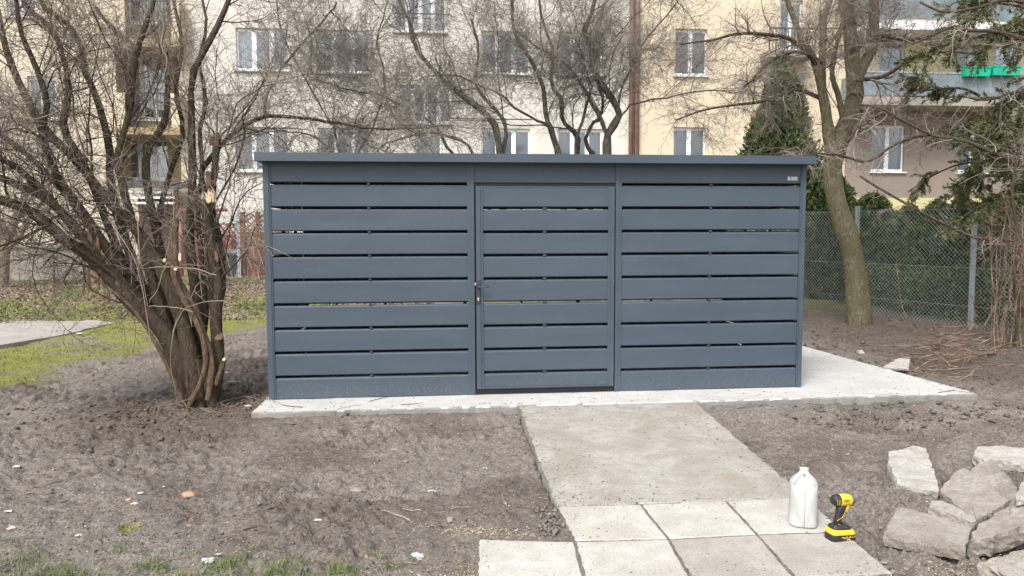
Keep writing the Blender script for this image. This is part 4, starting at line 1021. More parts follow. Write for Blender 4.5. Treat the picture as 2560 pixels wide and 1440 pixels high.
L4 = children(*L3, n=2, length=.1, ang=(.6, 1.2), K=3, wob=.4, trop=(0, 0, .02), t0=.15, rr=rr, ratio=.7, rmin=.002, rmax=.0023); tb.add(*L4, 3)
tb.build('crown', TWIG, rt)

# ------------------------------------------------------------------ whitewashed little tree far left
rr = np.random.default_rng(71)
p0 = AT(8, 700, 12); rt = empty('young_tree', (p0[0], 12, 0)); tag(rt, 'small forked fruit tree with pale trunk on the grass at the far left edge', 'tree')
Pm = [S([(6, 712), (10, 660), (14, 620), (30, 570), (52, 520), (70, 460)], 12, 12, 26, 14), S([(10, 650), (2, 600), (-10, 540), (-30, 480)], 12, 12.2, 22, 12), S([(14, 625), (45, 600), (60, 570), (75, 540), (110, 500)], 12, 11.8, 13, 7)]
ps = [stems_px([a], 12) for a in Pm]; P = np.concatenate([q[0] for q in ps]); Rr = np.concatenate([q[1] for q in ps])
tb = TB(); tb.add(P, knotty(P, Rr, rr, .06), 10); tb.build('trunk', bark('pale_bark', (.12, .09, .06), (.25, .2, .15), (.42, .36, .28)), rt)
L1 = children(P, Rr*.5, n=8, length=1.3, ang=(.3, 1), K=7, wob=.3, t0=.4, rr=rr, ratio=.6, rmin=.008); L2 = children(*L1, n=7, length=.6, ang=(.3, 1.1), K=5, wob=.3, t0=.1, rr=rr, ratio=.6, rmin=.004)
L3 = children(*L2, n=4, length=.3, ang=(.3, 1.1), K=4, wob=.3, t0=.1, rr=rr, ratio=.6, rmin=.003)
tb = TB(); tb.add(*L1, 5); tb.add(*L2, 4); tb.add(*L3, 3); tb.build('crown', TWIG, rt)

# ------------------------------------------------------------------ evergreens
def thuja(lab, px, Y, pytop, wbot_px, seed, n=9000, shape=.75, group='columnar evergreens of the hedge behind the wire fence', leaf=.085, zb=.1, m=THUJA, name='thuja'):
    rr = np.random.default_rng(seed); top = AT(px, pytop, Y); x0 = top[0]; H_ = top[2]-zb; Rb = wbot_px/2*(Y-CAM[1])/F
    rt = empty(name, (x0, Y, zb)); tag(rt, lab, 'evergreen', group)
    u = rr.random(n); prof = lambda t: Rb*np.minimum(1, (1-t)**shape*1.15)*(.8+.2*np.minimum(1, t*8))
    az = rr.uniform(0, 2*np.pi, n); lump = 1+.16*np.sin(az*3+u*17+seed)+.12*np.sin(az*7-u*31)+.1*rr.normal(size=n)
    rad = prof(u)*lump*(.55+.45*rr.random(n)**.35)
    c_ = np.stack([x0+rad*np.cos(az), Y+rad*np.sin(az), zb+u*H_], -1)
    d = np.stack([np.cos(az)*.7, np.sin(az)*.7, np.full(n, .9)], -1)+rr.normal(size=(n, 3))*.35
    # each spray: three overlapping fans
    V, Fq = leafquads(c_, leaf*rr.uniform(.6, 1.5, n), rr, 2.4, d.copy())
    k2 = n; d2 = d+rr.normal(size=(n, 3))*.5; V2, F2 = leafquads(c_+rr.normal(size=(n, 3))*leaf*.35, leaf*.7, rr, 2.6, d2)
    npmesh('crown', np.concatenate([V, V2]), np.concatenate([Fq, F2+len(V)]), m, rt)
    mb = MB(); mb.tube([(x0, Y, zb-.25), (x0, Y, zb+H_*.5), (x0, Y, zb+H_*.9)], [.07, .045, .01], 8); mb.build('trunk', BARKL, rt)
G1 = None
thuja('tall broad conical thuja towering above the right end of the shed roof', 1956, 9.5, 135, 270, 1, 34000, .72, None, .095)
thuja('low rounded thuja at the left end of the hedge, behind the leaning mossy trunk', 2075, 8.3, 425, 175, 2, 15000, .45)
thuja('dark thuja of the hedge just right of the mossy trunk', 2185, 8.0, 486, 160, 3, 15000, .42)
thuja('slim thuja of the hedge with a gap of yellow wall on its right side', 2275, 7.8, 516, 130, 4, 11000, .45)
thuja('thuja of the hedge halfway between the mossy trunk and the galvanised post', 2345, 7.2, 505, 145, 5, 13000, .45)
thuja('thuja of the hedge directly left of the galvanised fence post', 2405, 6.8, 496, 135, 6, 13000, .42)
thuja('light green topped thuja directly right of the galvanised fence post', 2492, 6.0, 490, 150, 7, 14000, .42)
thuja('dark thuja at the right edge of the view behind the fence', 2580, 5.6, 440, 150, 8, 12000, .4)
# low fill of ivy and dark undergrowth behind the fence
rr = np.random.default_rng(81); k = 26000
t = rr.random(k); a = np.array([10.0, 3.3]); b_ = np.array([9.0, 8.6]); c_ = np.stack([a[0]+(b_[0]-a[0])*t+.35+rr.random(k)*1.2, a[1]+(b_[1]-a[1])*t, rr.random(k)**1.6*.85], -1)
V, Fq = leafquads(c_, .06*rr.uniform(.6, 1.5, k), rr, 1.8); tag(npmesh('undergrowth', V, Fq, THUJA), 'dark low undergrowth behind the wire fence', 'undergrowth', kind='stuff')

# spruce with drooping boughs at the upper right
rr = np.random.default_rng(91)
sp = AT(2640, 300, 4.2); rt = empty('spruce_tree', (sp[0], 4.2, 0)); tag(rt, 'dark green spruce at the upper right with drooping needled boughs', 'tree')
mb = MB(); mb.tube([(sp[0], 4.2, -.3), (sp[0], 4.2, 3), (sp[0]+.1, 4.2, 7)], [.17, .14, .05], 10); mb.build('trunk', BARKL, rt)
bs = [[(2640, 540), (2590, 560), (2550, 600), (2520, 660)], [(2640, 440), (2580, 470), (2520, 500), (2460, 510), (2410, 540)], [(2640, 400), (2560, 410), (2500, 400), (2440, 380)], [(2640, 480), (2580, 520), (2540, 570), (2500, 640)], [(2640, 20), (2540, 60), (2450, 90), (2370, 110), (2310, 150)], [(2640, 240), (2560, 250), (2490, 300), (2470, 350)], [(2640, 340), (2590, 380), (2560, 430), (2540, 500)], [(2640, 60), (2560, 20), (2480, 10), (2400, 40)], [(2640, 200), (2570, 210), (2500, 260), (2420, 300), (2380, 330)], [(2640, 260), (2560, 300), (2500, 350), (2450, 420)],
      [(2640, 330), (2560, 370), (2480, 400), (2400, 410), (2330, 440), (2270, 480)], [(2640, 380), (2580, 430), (2520, 480), (2470, 540)], [(2640, 300), (2540, 320), (2440, 330), (2360, 350)], [(2640, -20), (2560, -30), (2460, -20), (2380, 10)],
      [(2640, 430), (2560, 450), (2500, 440), (2430, 450), (2370, 500)], [(2450, 240), (2400, 220), (2330, 225), (2270, 225)], [(2640, 90), (2570, 100), (2520, 90), (2470, 120)]]
P = []; Rr = []
for i, b2 in enumerate(bs):
    p_, r_ = stems_px([S(b2, 4.2, 4.2-rr.uniform(-.8, 1.6), 8, 3)], 12); P.append(p_[0]); Rr.append(r_[0])
P = np.array(P); Rr = np.array(Rr)
L1 = children(P, Rr, n=13, length=.55, ang=(.5, 1.1), K=6, wob=.15, trop=(0, 0, -.16), t0=.15, rr=rr, ratio=.6, rmin=.004); L2 = children(*L1, n=5, length=.28, ang=(.5, 1.0), K=4, wob=.15, trop=(0, 0, -.14), t0=.1, rr=rr, ratio=.6, rmin=.003)
tb = TB(); tb.add(P, Rr, 6); tb.add(*L1, 4); tb.add(*L2, 3); tb.build('branches', BARKL, rt)
def needles(Q, n, ln):
    Nn, K, _ = Q.shape; idx = np.repeat(np.arange(Nn), n); M = len(idx); f = rr.random(M)*(K-1); i = np.minimum(f.astype(int), K-2); u = (f-i)[:, None]
    p = Q[idx, i]*(1-u)+Q[idx, i+1]*u; T = unit(Q[idx, i+1]-Q[idx, i]); q = unit(rr.normal(size=(M, 3))); d = unit(T*.8+q*.7)
    c_ = p+d*ln*.4; V, Fq = leafquads(c_, ln*rr.uniform(.7, 1.2, M), rr, 5, d); return V, Fq
V1, F1 = needles(L1[0], 55, .08); V2, F2 = needles(L2[0], 34, .07)
npmesh('needles', np.concatenate([V1, V2]), np.concatenate([F1, F2+len(V1)]), SPRUCE, rt)

# ================================================================== FENCES AND YARD THINGS
def prisms(A_, B_, r, up=(0, 0, 1)):
    P = np.stack([A_, B_], 1); return P, np.full((len(A_), 2), r)
def chainlink(p0, p1, z0, z1, cell, r, ground=False, amp=.0, seed=1):
    """two families of straight diagonal wires, clipped to the rectangle"""
    p0 = np.array(p0, float); p1 = np.array(p1, float); L = np.linalg.norm(p1-p0); d = (p1-p0)/L; H_ = z1-z0
    A_ = []; B_ = []
    nrm = np.array([-d[1], d[0]])
    for sgn in (1, -1):
        s = -H_
        while s < L+H_:
            # points (s + sgn*t, t), t in 0..H
            if sgn == 1: lo, hi = max(0, -s), min(H_, L-s)
            else: lo, hi = max(0, s-L), min(H_, s)
            if hi-lo > .02:
                ks = np.linspace(lo, hi, max(2, int((hi-lo)/.25)+1))
                for a, b_ in zip(ks[:-1], ks[1:]):
                    q = []
                    for t in (a, b_):
                        u = s+sgn*t; w_ = amp*math.sin(u*2.1+seed)*math.sin(t*2.4)+sgn*r*.8
                        q.append(np.array([p0[0]+d[0]*u+nrm[0]*w_, p0[1]+d[1]*u+nrm[1]*w_, z0+t+amp*.6*math.sin(u*3.3)*(t/H_)]))
                    A_.append(q[0]); B_.append(q[1])
            s += cell
    return prisms(np.array(A_), np.array(B_), r)
def lpost(x, y, z0, z1, w_=.05):
    mb = MB(); mb.box(x-w_/2, x+w_/2, y-.004, y+.004, z0, z1); mb.box(x-w_/2, x-w_/2+.006, y+.004, y+w_, z0, z1)
    return mb
# right fence
f0, f1 = G(2428, 828, -.03), G(2012, 772, .02)
dv = (f1-f0)[:2]; dv /= np.linalg.norm(dv)
zt = AT(2428, 516, f0[1])[2]; zpt = AT(2428, 505, f0[1])[2]
fs_ = f0[:2]-dv*2.9; fe_ = f0[:2]+dv*7.5
wf = empty('wire_fence', (f0[0], f0[1], -.05)); tag(wf, 'chain link wire fence on galvanised posts running back along the right side', 'fence')
P, Rr = chainlink(fs_, fe_, .0, zt, .068, .0023, amp=.015); tb = TB(); tb.add(P, Rr, 3); tb.build('wire_mesh', WIRE, wf, smooth=False)
tb = TB(); 
for z in (.35, .95, zt-.03): tb.add(*prisms(np.array([[fs_[0], fs_[1], z]]), np.array([[fe_[0], fe_[1], z]]), .0022), 4)
tb.build('line_wire', WIRE, wf)
rv = ray(2141, 700)[:2]; tsp = float(np.cross(f0[:2]-CAM[:2], rv)/np.cross(rv, dv)); tsp = abs(tsp)
for k in range(-1, 3):
    q = f0[:2]+dv*tsp*k
    lpost(q[0], q[1], -.3, zpt, .055).build('post', GALV, wf)
# left fence
YL = 14.2
a = AT(-500, 690, YL); b_ = AT(720, 692, YL); zt2 = AT(597, 516, YL)[2]; zb2 = .28
wf = empty('wire_fence', (AT(597, 600, YL)[0], YL, zb2)); tag(wf, 'old chain link wire fence on perforated steel posts between the shrub and the shed', 'fence')
P, Rr = chainlink((a[0], YL), (b_[0]+3, YL), zb2, zt2, .10, .0032, amp=.03); tb = TB(); tb.add(P, Rr, 3); tb.build('wire_mesh', WIRE_OLD, wf, smooth=False)
for px_ in (597, 393, 190, 0, 800):
    x = AT(px_, 600, YL)[0]; mb = MB(); mb.box(x-.045, x+.045, YL-.05, YL-.03, zb2-.2, zt2+.13); o = mb.build('post', GALV, wf)
    mb = MB(); 
    for k in range(9): mb.box(x-.009, x+.009, YL-.0525, YL-.0505, zb2+.12+k*.2, zb2+.15+k*.2)
    mb.build('bolt_hole', BLACK, o)
mb = MB(); x0 = AT(556, 690, YL)[0]; mb.box(x0, x0+6, YL-.12, YL-.06, 0, zb2+.03); o = mb.build('kerb', OLDCON); tag(o, kind='structure')
# red brown wooden fence with lattice tops
def wood_fence(px0, px1, pytop, pylat, Y, lab, m, n_posts=3, arch=True):
    x0 = AT(px0, 600, Y)[0]; x1 = AT(px1, 600, Y)[0]; zt_ = AT((px0+px1)/2, pytop, Y)[2]; zl = AT((px0+px1)/2, pylat, Y)[2]
    rt = empty('wooden_fence', ((x0+x1)/2, Y, .3)); tag(rt, lab, 'fence')
    for i in range(n_posts):
        x = x0+(x1-x0)*i/(n_posts-1); mb = MB(); mb.box(x-.055, x+.055, Y-.03, Y+.07, .1, zt_+.08); mb.box(x-.07, x+.07, Y-.045, Y+.085, zt_+.08, zt_+.11); mb.build('post', m, rt)
    for i in range(n_posts-1):
        a, b_ = x0+(x1-x0)*i/(n_posts-1)+.06, x0+(x1-x0)*(i+1)/(n_posts-1)-.06
        mb = MB(); z = .32; k = 0
        while z < zl-.05:
            mb.box(a, b_, Y+(.0 if k % 2 else .02), Y+(.018 if k % 2 else .038), z, min(z+.13, zl)); z += .11+.012; k += 1
        mb.build('board_panel', m, rt)
        mb = MB(); W = b_-a; H_ = zt_-zl
        mb.box(a, b_, Y+.005, Y+.045, zl, zl+.05)
        n_ = 10
        for j in range(n_):
            u0, u1 = j/n_, (j+1)/n_; f = lambda u: zt_-.05+(.10*(1-(2*u-1)**2) if arch else .0)
            mb.bar((a+W*u0, Y+.025, f(u0)), (a+W*u1, Y+.025, f(u1)), .035, .05)
        st = .19
        for sg in (1, -1):
            s = -H_
            while s < W+H_:
                lo, hi = (max(0, -s), min(H_, W-s)) if sg == 1 else (max(0, s-W), min(H_, s))
                if hi-lo > .06: mb.bar((a+s+sg*lo, Y+.02+.008*sg, zl+lo), (a+s+sg*hi, Y+.02+.008*sg, zl+hi), .012, .03)
                s += st
        mb.build('lattice', m, rt)
wood_fence(470, 604, 556, 590, 15.6, 'red painted low wooden fence with diamond lattice top, left of the perforated post', RED, 3, False)
wood_fence(608, 720, 540, 577, 14.9, 'brown wooden fence panels with arched lattice tops, right of the perforated post', BROWNW, 4, True)
# red T shaped pole frame
x = AT(540, 600, 15.0)[0]; zt_ = AT(540, 525, 15.0)[2]
mb = MB(); mb.tube([(x, 15.0, .1), (x, 15.0, zt_)], .05, 10); xa, xb = AT(440, 525, 15)[0], AT(568, 525, 15)[0]; mb.tube([(xa, 15, zt_), (xb, 15, zt_)], .045, 10)
mb.tube([(xa+.1, 15, zt_), (xa+.1, 15, .1)], .05, 10)
o = mb.build('carpet_beating_frame', REDP, smooth=True); tag(o, 'red painted steel pole frame with a crossbar behind the wire fence', 'pole frame')
# wheelie bin
def rring(cx, cy, z, hx, hy, rc, n=4):
    p = []
    for qx, qy, a0 in ((1, 1, 0), (-1, 1, 90), (-1, -1, 180), (1, -1, 270)):
        for k in range(n+1):
            a = R(a0+90*k/n); p.append((cx+qx*(hx-rc)+rc*math.cos(a), cy+qy*(hy-rc)+rc*math.sin(a), z))
    return p
Yb = 14.9; xb = AT(583, 650, Yb)[0]; zt_ = AT(583, 632, Yb)[2]; hw = AT(600, 650, Yb)[0]-xb
rt = empty('wheelie_bin', (xb, Yb, .33)); tag(rt, 'dark green wheelie bin with a grey lid behind the wire fence', 'bin')
mb = MB(); mb.loft([rring(xb, Yb, .36, hw*.82, .22, .03), rring(xb, Yb, .8, hw*.92, .26, .03), rring(xb, Yb, zt_, hw, .3, .03)]); mb.box(xb-hw-.015, xb+hw+.015, Yb-.315, Yb-.301, zt_-.06, zt_-.01); mb.build('bin_body', BIN, rt)
mb = MB(); mb.loft([rring(xb, Yb, zt_+.002, hw+.02, .32, .04), rring(xb, Yb+.01, zt_+.04, hw+.015, .31, .05), rring(xb, Yb+.04, zt_+.10, hw*.75, .22, .05)]); mb.build('lid', BINL, rt)
for s in (-1, 1):
    mb = MB(); mb.tube([(xb+s*(hw*.8), Yb+.2, .38), (xb+s*(hw*.8+.05), Yb+.2, .38)], .09, 14); mb.build('wheel', TYRE, rt)
# low wall at the left, with a bicycle leaning behind it
Yw = 13.6; xa, xb_ = AT(-400, 640, Yw)[0], AT(300, 640, Yw)[0]; zt_ = AT(100, 620, Yw)[2]
mb = MB(); mb.box(xa, xb_, Yw, Yw+.2, -.1, zt_); mb.box(xa, xb_+.02, Yw-.02, Yw+.22, zt_, zt_+.04)
for k in range(9): mb.box(xa+(xb_-xa)*k/8-.03, xa+(xb_-xa)*k/8+.03, Yw-.012, Yw-.0005, 0, zt_-.004)
o = mb.build('low_wall', OLDCON, bevel=.006); tag(o, 'low mossy concrete garden wall across the yard at the left', 'wall')
Yk = 13.95; w1 = AT(112, 585, Yk); w2 = AT(25, 588, Yk); rw = .33
rt = empty('bicycle', ((w1[0]+w2[0])/2, Yk, w1[2]-rw)); tag(rt, 'dark bicycle parked behind the low concrete wall', 'bicycle')
def wheel(c_):
    mb = MB(); pts = [(c_[0]+rw*math.cos(a), Yk, c_[2]+rw*math.sin(a)) for a in np.linspace(0, 2*math.pi, 28)]; mb.tube(pts, .02, 6, False); w_ = mb.build('wheel', TYRE, rt)
    mb = MB(); 
    for a in np.linspace(0, 2*math.pi, 13)[:-1]: mb.bar((c_[0], Yk, c_[2]), (c_[0]+.31*math.cos(a), Yk, c_[2]+.31*math.sin(a)), .004)
    mb.tube([(c_[0], Yk-.04, c_[2]), (c_[0], Yk+.04, c_[2])], .02, 8); mb.build('spokes', GALV, w_)
wheel(w1); w2[0] = w1[0]-1.02; w2[2] = w1[2]; wheel(w2)
c0 = Vector((w1[0]-.60, Yk, w1[2]-.05)); st_ = Vector((w1[0]-.72, Yk, w1[2]+.48)); hd = Vector((w1[0]-.16, Yk, w1[2]+.5)); hb = Vector((w1[0]-.20, Yk, w1[2]+.66)); wa, wb = Vector(w1), Vector(w2)
mb = MB()
for p, q in ((c0, st_), (c0, hd), (st_, hd), (wb, c0), (wb, st_), (hd, wa), (hd, hb)): mb.tube([p, q], .016, 7)
mb.build('frame', simple('dark_bike_paint', (.03, .035, .05), .4), rt)
mb = MB(); mb.tube([hb+Vector((0, -.28, .03)), hb+Vector((0, -.1, 0)), hb, hb+Vector((0, .1, 0)), hb+Vector((0, .28, .03))], .013, 7); mb.build('handlebar', BLACK, rt)
sd_ = st_+Vector((0, 0, .08)); mb = MB(); mb.tube([st_, sd_], .013, 7); mb.loft([rring(sd_.x-.10, Yk, sd_.z+.02, .02, .07, .02), rring(sd_.x, Yk, sd_.z+.05, .12, .06, .03), rring(sd_.x, Yk, sd_.z+.06, .10, .04, .03)]); mb.build('saddle', BLACK, rt)
# covered dark stack beside it and a leaning board
Yc = 14.05; c_ = AT(170, 590, Yc)
mb = MB(); mb.loft([rring(c_[0], Yc+.3, .35, .42, .3, .05), rring(c_[0], Yc+.3, .95, .46, .32, .08), rring(c_[0]+.03, Yc+.3, 1.15, .35, .25, .1)]); o = mb.build('covered_crate', simple('dark_tarp', (.05, .06, .065), .7, 0, .4, 6, .5, 12), bevel=.02)
tag(o, 'dark tarpaulin covered crate behind the low concrete wall, beside the bicycle', 'crate')
a, b2 = AT(205, 548, 13.3), AT(252, 665, 13.0)
mb = MB(); mb.bar((a[0], 13.5, a[2]), (b2[0], 13.0, .2), .42, .03, (0, -1, .3)); o = mb.build('leaning_board', BOARD, bevel=.004); tag(o, 'light brown wooden board leaning against the low concrete wall', 'board')
for i, (px_, t_, bt) in enumerate([(135, 664, 742), (208, 662, 735), (222, 668, 728), (246, 650, 720), (272, 700, 760)]):
    p = GG(px_, bt); tp = AT(px_+(2 if i % 2 else -1), t_, p[1]); mb = MB(); mb.bar((p[0], p[1], p[2]-.15), tp, .035, .035); o = mb.build('stake', RUSTR)
    tag(o, ['rusty stake in the grass, leftmost of the five stakes', 'rusty stake in the grass, second of the five from the left', 'short rusty stake in the grass, middle one of the five', 'rusty stake in the grass, tallest one close to the shrub limbs', 'low rusty stake in the grass right under the shrub limbs'][i], 'stake', 'rusty stakes in the grass')
# dark slatted canopy in front of the loggia
Ya = 18.2; x0, x1, z0, z1 = rect(296, 446, 446, 512, Ya)
rt = empty('entrance_canopy', ((x0+x1)/2, Ya, .3)); tag(rt, 'dark flat canopy with white slats below the ochre balconies', 'canopy')
mb = MB(); mb.loft([[(x0, Ya, z1-.25), (x1, Ya, z1-.35), (x1, Ya+1.4, z1-.2), (x0, Ya+1.4, z1-.1)], [(x0, Ya, z1-.1), (x1, Ya, z1-.2), (x1, Ya+1.4, z1-.05), (x0, Ya+1.4, z1+.05)]]); mb.build('canopy_roof', DARKG, rt)
for k in range(3):
    mb = MB(); z = z1-.42-k*.17; mb.box(x0+.1, x1-.05, Ya+.1, Ya+.14, z-.04, z+.03); mb.build('slat', WHITE, rt)
for x in (x0+.15, x1-.1): 
    mb = MB(); mb.box(x-.04, x+.04, Ya+.16, Ya+.24, .2, z1-.3); mb.build('post', DARKG, rt)
mb = MB(); mb.box(x0+.2, x1-.2, Ya+1.0, Ya+1.05, .2, z0+.25); mb.build('screen_panel', simple('brown_screen', (.09, .05, .04), .8, 0, .4, 5), rt)
rr = np.random.default_rng(131)
bb = G(2540, 880, 0); rt = empty('scrub_bush', (bb[0], bb[1], .0)); tag(rt, 'tangled brown leafless scrub at the right edge against the wire fence', 'bush')
specs = []
for k in range(26):
    x = rr.uniform(2470, 2640); w_ = rr.uniform(-70, 60)
    specs.append(S([(x, 890), (x+w_*.2, 800), (x+w_*.6, 700), (x+w_, rr.uniform(520, 640)), (x+w_*1.7, rr.uniform(480, 640))], bb[1]+rr.uniform(-.1, .5), bb[1]+rr.uniform(-.5, .6), 4, 1.6))
P, Rr = stems_px(specs, 12); P = P+np.cumsum(rr.normal(size=P.shape)*.008, 1); tb = TB(); tb.add(P, Rr, 4); L1 = children(P, Rr, n=6, length=.45, ang=(.4, 1.2), K=6, wob=.4, trop=(0, 0, .02), rr=rr, ratio=.6, rmin=.0022); tb.add(*L1, 3); L2 = children(*L1, n=4, length=.22, ang=(.4, 1.2), K=4, wob=.4, rr=rr, ratio=.7, rmin=.0018); tb.add(*L2, 3)
tb.build('canes', PILE, rt)
# brambles on the old fence behind the shed's left corner
rr = np.random.default_rng(101)
rt = empty('bramble_bush', (AT(640, 650, 13.4)[0], 13.4, .3)); tag(rt, 'tangle of pale arching bramble canes on the fence beside the left corner of the shed', 'bush')
specs = []
for k in range(34):
    x = rr.uniform(560, 800); w_ = rr.uniform(-70, 70); h_ = rr.uniform(520, 620)
    specs.append(S([(x, 700), (x+w_*.3, 650), (x+w_*.7, h_+20), (x+w_*1.3, h_), (x+w_*1.9, h_+60), (x+w_*2.2, h_+120)], 13.4+rr.uniform(-.2, .5), 13.3+rr.uniform(-.3, .6), 2.6, 1.2))
P, Rr = stems_px(specs, 12); tb = TB(); tb.add(P, Rr, 4); L1 = children(P, Rr, n=4, length=.5, ang=(.5, 1.2), K=5, wob=.4, trop=(0, 0, -.02), rr=rr, ratio=.6, rmin=.004); tb.add(*L1, 3)
tb.build('canes', scat('bramble_cane', [(.3, (.22, .15, .12)), (.7, (.42, .33, .27))], 5), rt)

# ================================================================== GROUND DETAIL
rr = np.random.default_rng(7)
def in_soil(x, y):
    bad = (poly_mask(x, y, [p[:2] for p in SLABQ]) > -.015) | (poly_mask(x, y, [p[:2] for p in PATHQ]) > -.015) | (poly_mask(x, y, PAVEPOLY) > -.01)
    return ~bad
def frustum_pts(n, ymin, ymax, bias=1.6, xa=-1.1, xb=1.1):
    """scatter on the ground in front of the viewer, denser near"""
    d = (ymin-CAM[1])+((ymax-ymin))*rr.random(n)**bias; lat = rr.uniform(-.74, .74, n)*d*1.0
    x = CAM[0]+lat+d*math.sin(YAW); y = CAM[1]+d
    return x, y
OCT = np.array([[1, 0, 0], [0, 1, 0], [-1, 0, 0], [0, -1, 0], [0, 0, 1], [0, 0, -1], [.6, .6, .5], [-.6, -.5, .55]], float)
from itertools import combinations
OF = np.array([[0, 6, 4], [6, 1, 4], [1, 2, 4], [2, 7, 4], [7, 3, 4], [3, 0, 4], [0, 1, 6], [2, 3, 7], [1, 0, 5], [2, 1, 5], [3, 2, 5], [0, 3, 5]])
def blobs(name, x, y, s, m, lab, cat_, flat=.65, sink=.25, keep=None):
    k = in_soil(x, y)
    if keep is not None: k &= keep(x, y)
    x, y, s = x[k], y[k], s[k]; n_ = len(x); z = ground_h(x, y)
    V = OCT[None]*rr.uniform(.55, 1.25, (n_, 8, 1)); V = V*np.stack([rr.uniform(.7, 1.4, n_), rr.uniform(.6, 1.1, n_), np.full(n_, flat)*rr.uniform(.6, 1.2, n_)], -1)[:, None, :]
    a = rr.uniform(0, 6.28, n_); ca, sa = np.cos(a)[:, None], np.sin(a)[:, None]
    V = np.stack([V[..., 0]*ca-V[..., 1]*sa, V[..., 0]*sa+V[..., 1]*ca, V[..., 2]+.25*V[..., 0]*rr.normal(size=(n_, 1))], -1)*s[:, None, None]*.5
    V = V+np.stack([x, y, z+s*sink*flat], -1)[:, None, :]
    Fq = (np.arange(n_)[:, None, None]*8+OF[None]).reshape(-1, 3)
    o = npmesh(name, V.reshape(-1, 3), Fq, m); tag(o, lab, cat_, kind='stuff'); return o
soilk = lambda x, y: (sstep(-.1, .2, moss_d(x, y)) < .5)
x, y = frustum_pts(95000, -4.0, 7.0, 1.5); cl = sstep(-.35, .5, fbm(x, y, .45, 3, seed=55)); kk = rr.random(len(x)) < (.25+.75*cl); x, y = x[kk], y[kk]
s = .005+.022*rr.random(len(x))**4
blobs('soil_clods', x, y, s, CLOD, 'crumbly brown clods of dug soil', 'soil', .6, .1, soilk)
# larger lumps near the slab and round the shrub, and heaped along the right
n_ = 1600; x = np.concatenate([rr.normal(-.6, .9, 500), rr.uniform(6.2, 9.5, 900), rr.uniform(4.6, 6.8, 200)]); y = np.concatenate([rr.normal(.1, .45, 500), rr.uniform(-.3, 5.5, 900), rr.uniform(-1.2, -.55, 200)])
blobs('soil_lumps', x, y, .03+.05*rr.random(n_)**2, CLODD, 'dark lumps of dug soil beside the slab and shrub', 'soil', .6, .2, soilk)
x, y = frustum_pts(5200, -4.0, 8.0, 1.7); blobs('pale_chips', x, y, .005+.014*rr.random(len(x))**4, CHIP, 'tiny pale stone and plaster chips scattered in the soil', 'chips', .5, .3)
x = rr.normal(1.75, .16, 500); y = -3.05+.35*(x-1.75)*-1+rr.normal(0, .035, 500); 
blobs('sawdust', x+.0, y, .006+.008*rr.random(500), SAWD, 'streak of pale sawdust on the soil left of the pavers', 'sawdust', .4, .3)
x = np.concatenate([rr.normal(4.02, .07, 250), rr.normal(1.72, .12, 300)]); y = np.concatenate([rr.normal(-3.72, .06, 250), rr.normal(-3.62, .08, 300)]); blobs('sawdust', x, y, .005+.009*rr.random(550), SAWD, 'pale wood dust on the soil at the edges of the pavers', 'sawdust', .4, .3)
x = np.concatenate([rr.uniform(2.1, 2.3, 120), rr.uniform(1.75, 1.95, 160)]); y = np.concatenate([rr.uniform(-3.2, -2.75, 120), rr.uniform(-3.9, -3.35, 160)]); blobs('gravel', x, y, .02+.025*rr.random(280), CLOD, 'grey gravelly crumbs along the left edge of the pavers', 'gravel', .7, .3)
# soil and twig crumbs carried onto the concrete
def on_sheet(name, poly, zf, n_, m, lab, smin, smax, edge):
    P_ = np.array([p[:2] for p in poly]); lo, hi = P_.min(0), P_.max(0); x = rr.uniform(lo[0], hi[0], n_); y = rr.uniform(lo[1], hi[1], n_); d = poly_mask(x, y, P_)
    k = (d > .004) & ((d < edge*rr.random(n_)**2*1.0) | (rr.random(n_) < .06)); x, y = x[k], y[k]; n_ = len(x); s = smin+(smax-smin)*rr.random(n_)**3
    V = OCT[None]*rr.uniform(.55, 1.25, (n_, 8, 1)); V = V*np.stack([rr.uniform(.7, 1.9, n_), rr.uniform(.5, 1, n_), np.full(n_, .4)], -1)[:, None, :]
    a = rr.uniform(0, 6.28, n_); ca, sa = np.cos(a)[:, None], np.sin(a)[:, None]
    V = np.stack([V[..., 0]*ca-V[..., 1]*sa, V[..., 0]*sa+V[..., 1]*ca, V[..., 2]], -1)*s[:, None, None]*.5+np.stack([x, y, zf(x, y)+s*.1], -1)[:, None, :]
    tag(npmesh(name, V.reshape(-1, 3), (np.arange(n_)[:, None, None]*8+OF[None]).reshape(-1, 3), m), lab, 'crumbs', kind='stuff')
on_sheet('slab_crumbs', SLABQ, lambda x, y: np.zeros_like(x), 9000, CLODD, 'soil crumbs spilled onto the pale concrete slab', .004, .022, .5)
on_sheet('path_crumbs', PATHQ, lambda x, y: -.006+(y+.53)*.0205, 7000, CLODD, 'soil crumbs spilled onto the edges of the concrete path', .004, .018, .3)
on_sheet('paver_crumbs', [pA[0], pA[3], pB[4], pB[4]+dB, pB[0]+dB, pB[0], pB[1]], lambda x, y: np.full_like(x, ZT), 4500, CLODD, 'soil crumbs on the square pavers', .003, .013, .15)
# dead leaves
def leaves(name, x, y, s, m, lab, cat_):
    k = in_soil(x, y); x, y, s = x[k], y[k], s[k]; z = ground_h(x, y)+s*.18
    d = rr.normal(size=(len(x), 3)); d[:, 2] *= .35; V, Fq = leafquads(np.stack([x, y, z], -1), s, rr, 1.6, d); o = npmesh(name, V, Fq, m); tag(o, lab, cat_, kind='stuff')
x = np.concatenate([rr.uniform(-12, 1.5, 26000)]); y = np.concatenate([rr.uniform(6.5, 14, 26000)]); leaves('leaf_litter', x, y, .03+.05*rr.random(len(x)), LEAF, 'brown leaf litter over the yard behind the path', 'leaves')
x, y = frustum_pts(1500, -3.9, 6, 1.4); leaves('leaf_crumbs', x, y, .012+.03*rr.random(len(x))**2, LEAF, 'few crumbled dead leaves on the bare soil', 'leaves')
